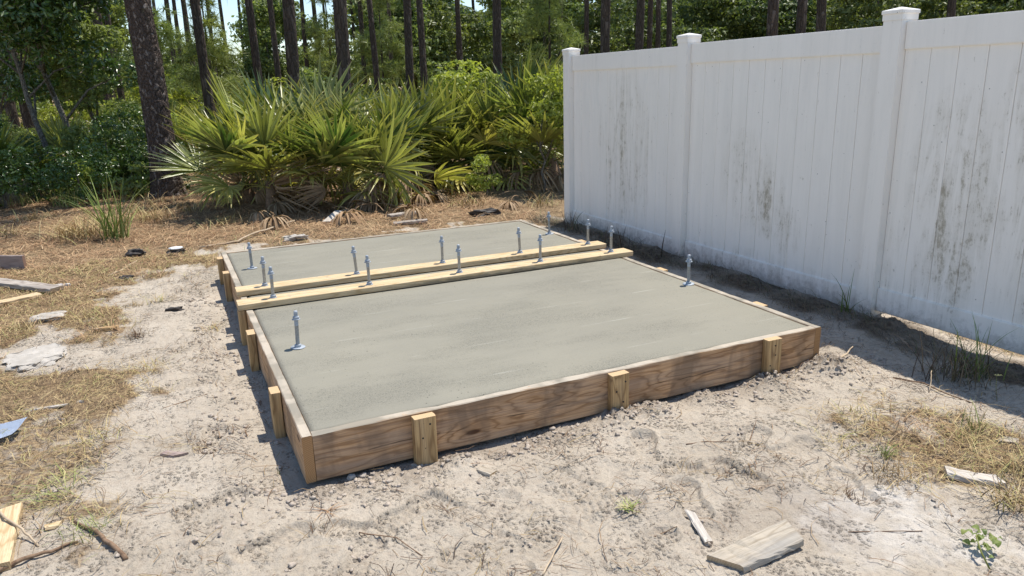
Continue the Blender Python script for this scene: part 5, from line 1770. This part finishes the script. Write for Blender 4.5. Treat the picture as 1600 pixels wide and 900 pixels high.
put('ypine', 333, 19, .9, label='bright young pine with long needles between the big pine and the palmettos')
put('ypine', 245, 22, 1.0); put('ypine', 600, 27, 1.1); put('ypine', 860, 24, 1.2); put('ypine', 520, 34, 1.3)
for u_, d_ in ((-30, 12.5), (40, 13.5), (95, 12.2), (150, 13.2), (190, 14.5), (215, 12.6), (10, 15)):
    put('dshrub', u_, d_, rs.uniform(.45, .7))
# understorey row
for k in range(34):
    u = -60 + k * 52 + rs.uniform(-22, 22)
    put('yshrub' if rs.random() < .3 else 'shrub', u, rs.uniform(14, 20), rs.uniform(.42, .66))
for k in range(34):
    u = -80 + k * 54 + rs.uniform(-25, 25)
    put('yshrub' if rs.random() < .35 else 'shrub', u, rs.uniform(21, 31), rs.uniform(.7, 1.15))
# tree wall, kept low where the sky shows
for k in range(44):
    u = -120 + k * 43 + rs.uniform(-20, 20)
    d = rs.uniform(33, 44)
    low = 190 < u < 420 or 460 < u < 610
    put('dark' if (u > 880 or rs.random() < .25) else 'tree', u, d, rs.uniform(.42, .58) if low else rs.uniform(.75, 1.0))
for k in range(46):
    u = -140 + k * 42 + rs.uniform(-20, 20)
    d = rs.uniform(46, 66)
    low = 170 < u < 430 or 460 < u < 560
    put('dark' if (u > 880 or rs.random() < .35) else 'tree', u, d, rs.uniform(.5, .7) if low else rs.uniform(.95, 1.35))
# far palmetto undergrowth shown as whole plants
def joined_palmetto(seed):
    r_ = random.Random(seed)
    VV = []; FF = []; TT = []; WW = []; MI = []; n0 = 0
    for k in range(11):
        yel = r_.random() < .3
        src = r_.choice(fr_yel if yel else fr_green)
        n = len(src.vertices); co = np.empty(n * 3); src.vertices.foreach_get('co', co)
        co = np.c_[co.reshape(-1, 3), np.ones(n)]
        tp = np.empty(n, np.float32); src.attributes['tip'].data.foreach_get('value', tp)
        vp = np.empty(n, np.float32); src.attributes['var'].data.foreach_get('value', vp); WW.append(vp)
        li = np.empty(len(src.loops), np.int32); src.loops.foreach_get('vertex_index', li)
        q = (k + .5) / 11; el = math.radians(85 * (1 - q) ** .8); az = k * 2.4
        M = Matrix.Rotation(az, 4, 'Z') @ Matrix.Rotation(el, 4, 'X') @ Matrix.Rotation(r_.gauss(0, .5), 4, 'Y')
        VV.append((co @ np.array(M).T)[:, :3]); FF.append(li.reshape(-1, 4) + n0); TT.append(tp); MI.append(np.full(len(li) // 4, int(yel))); n0 += n
    me = np_mesh('palmetto', np.vstack(VV), np.vstack(FF), [m_palm, m_palmy], False, np.concatenate(MI))
    at = me.attributes.new('tip', 'FLOAT', 'POINT'); at.data.foreach_set('value', np.concatenate(TT))
    at = me.attributes.new('var', 'FLOAT', 'POINT'); at.data.foreach_set('value', np.concatenate(WW))
    return me


far_pal = [joined_palmetto(k) for k in range(3)]
for k in range(62):
    u = -60 + k * 25 + rs.uniform(-12, 12); d = rs.uniform(11.5, 19)
    x, y = at_dist(u, 135, d)
    if (x > 3.2 and y < 8.5) or (u < 230 and k % 3) or (u < 640 and k % 2): continue
    o = link('palmetto', far_pal[k % 3], None, (x, y, hz(x, y)), (0, 0, rs.uniform(0, 6.28)), rs.uniform(.8, 1.15))
    tag(o, 'spiky palmetto behind the front clumps, ' + pine_zone(u), 'palmetto', 'palmettos filling the shade behind')
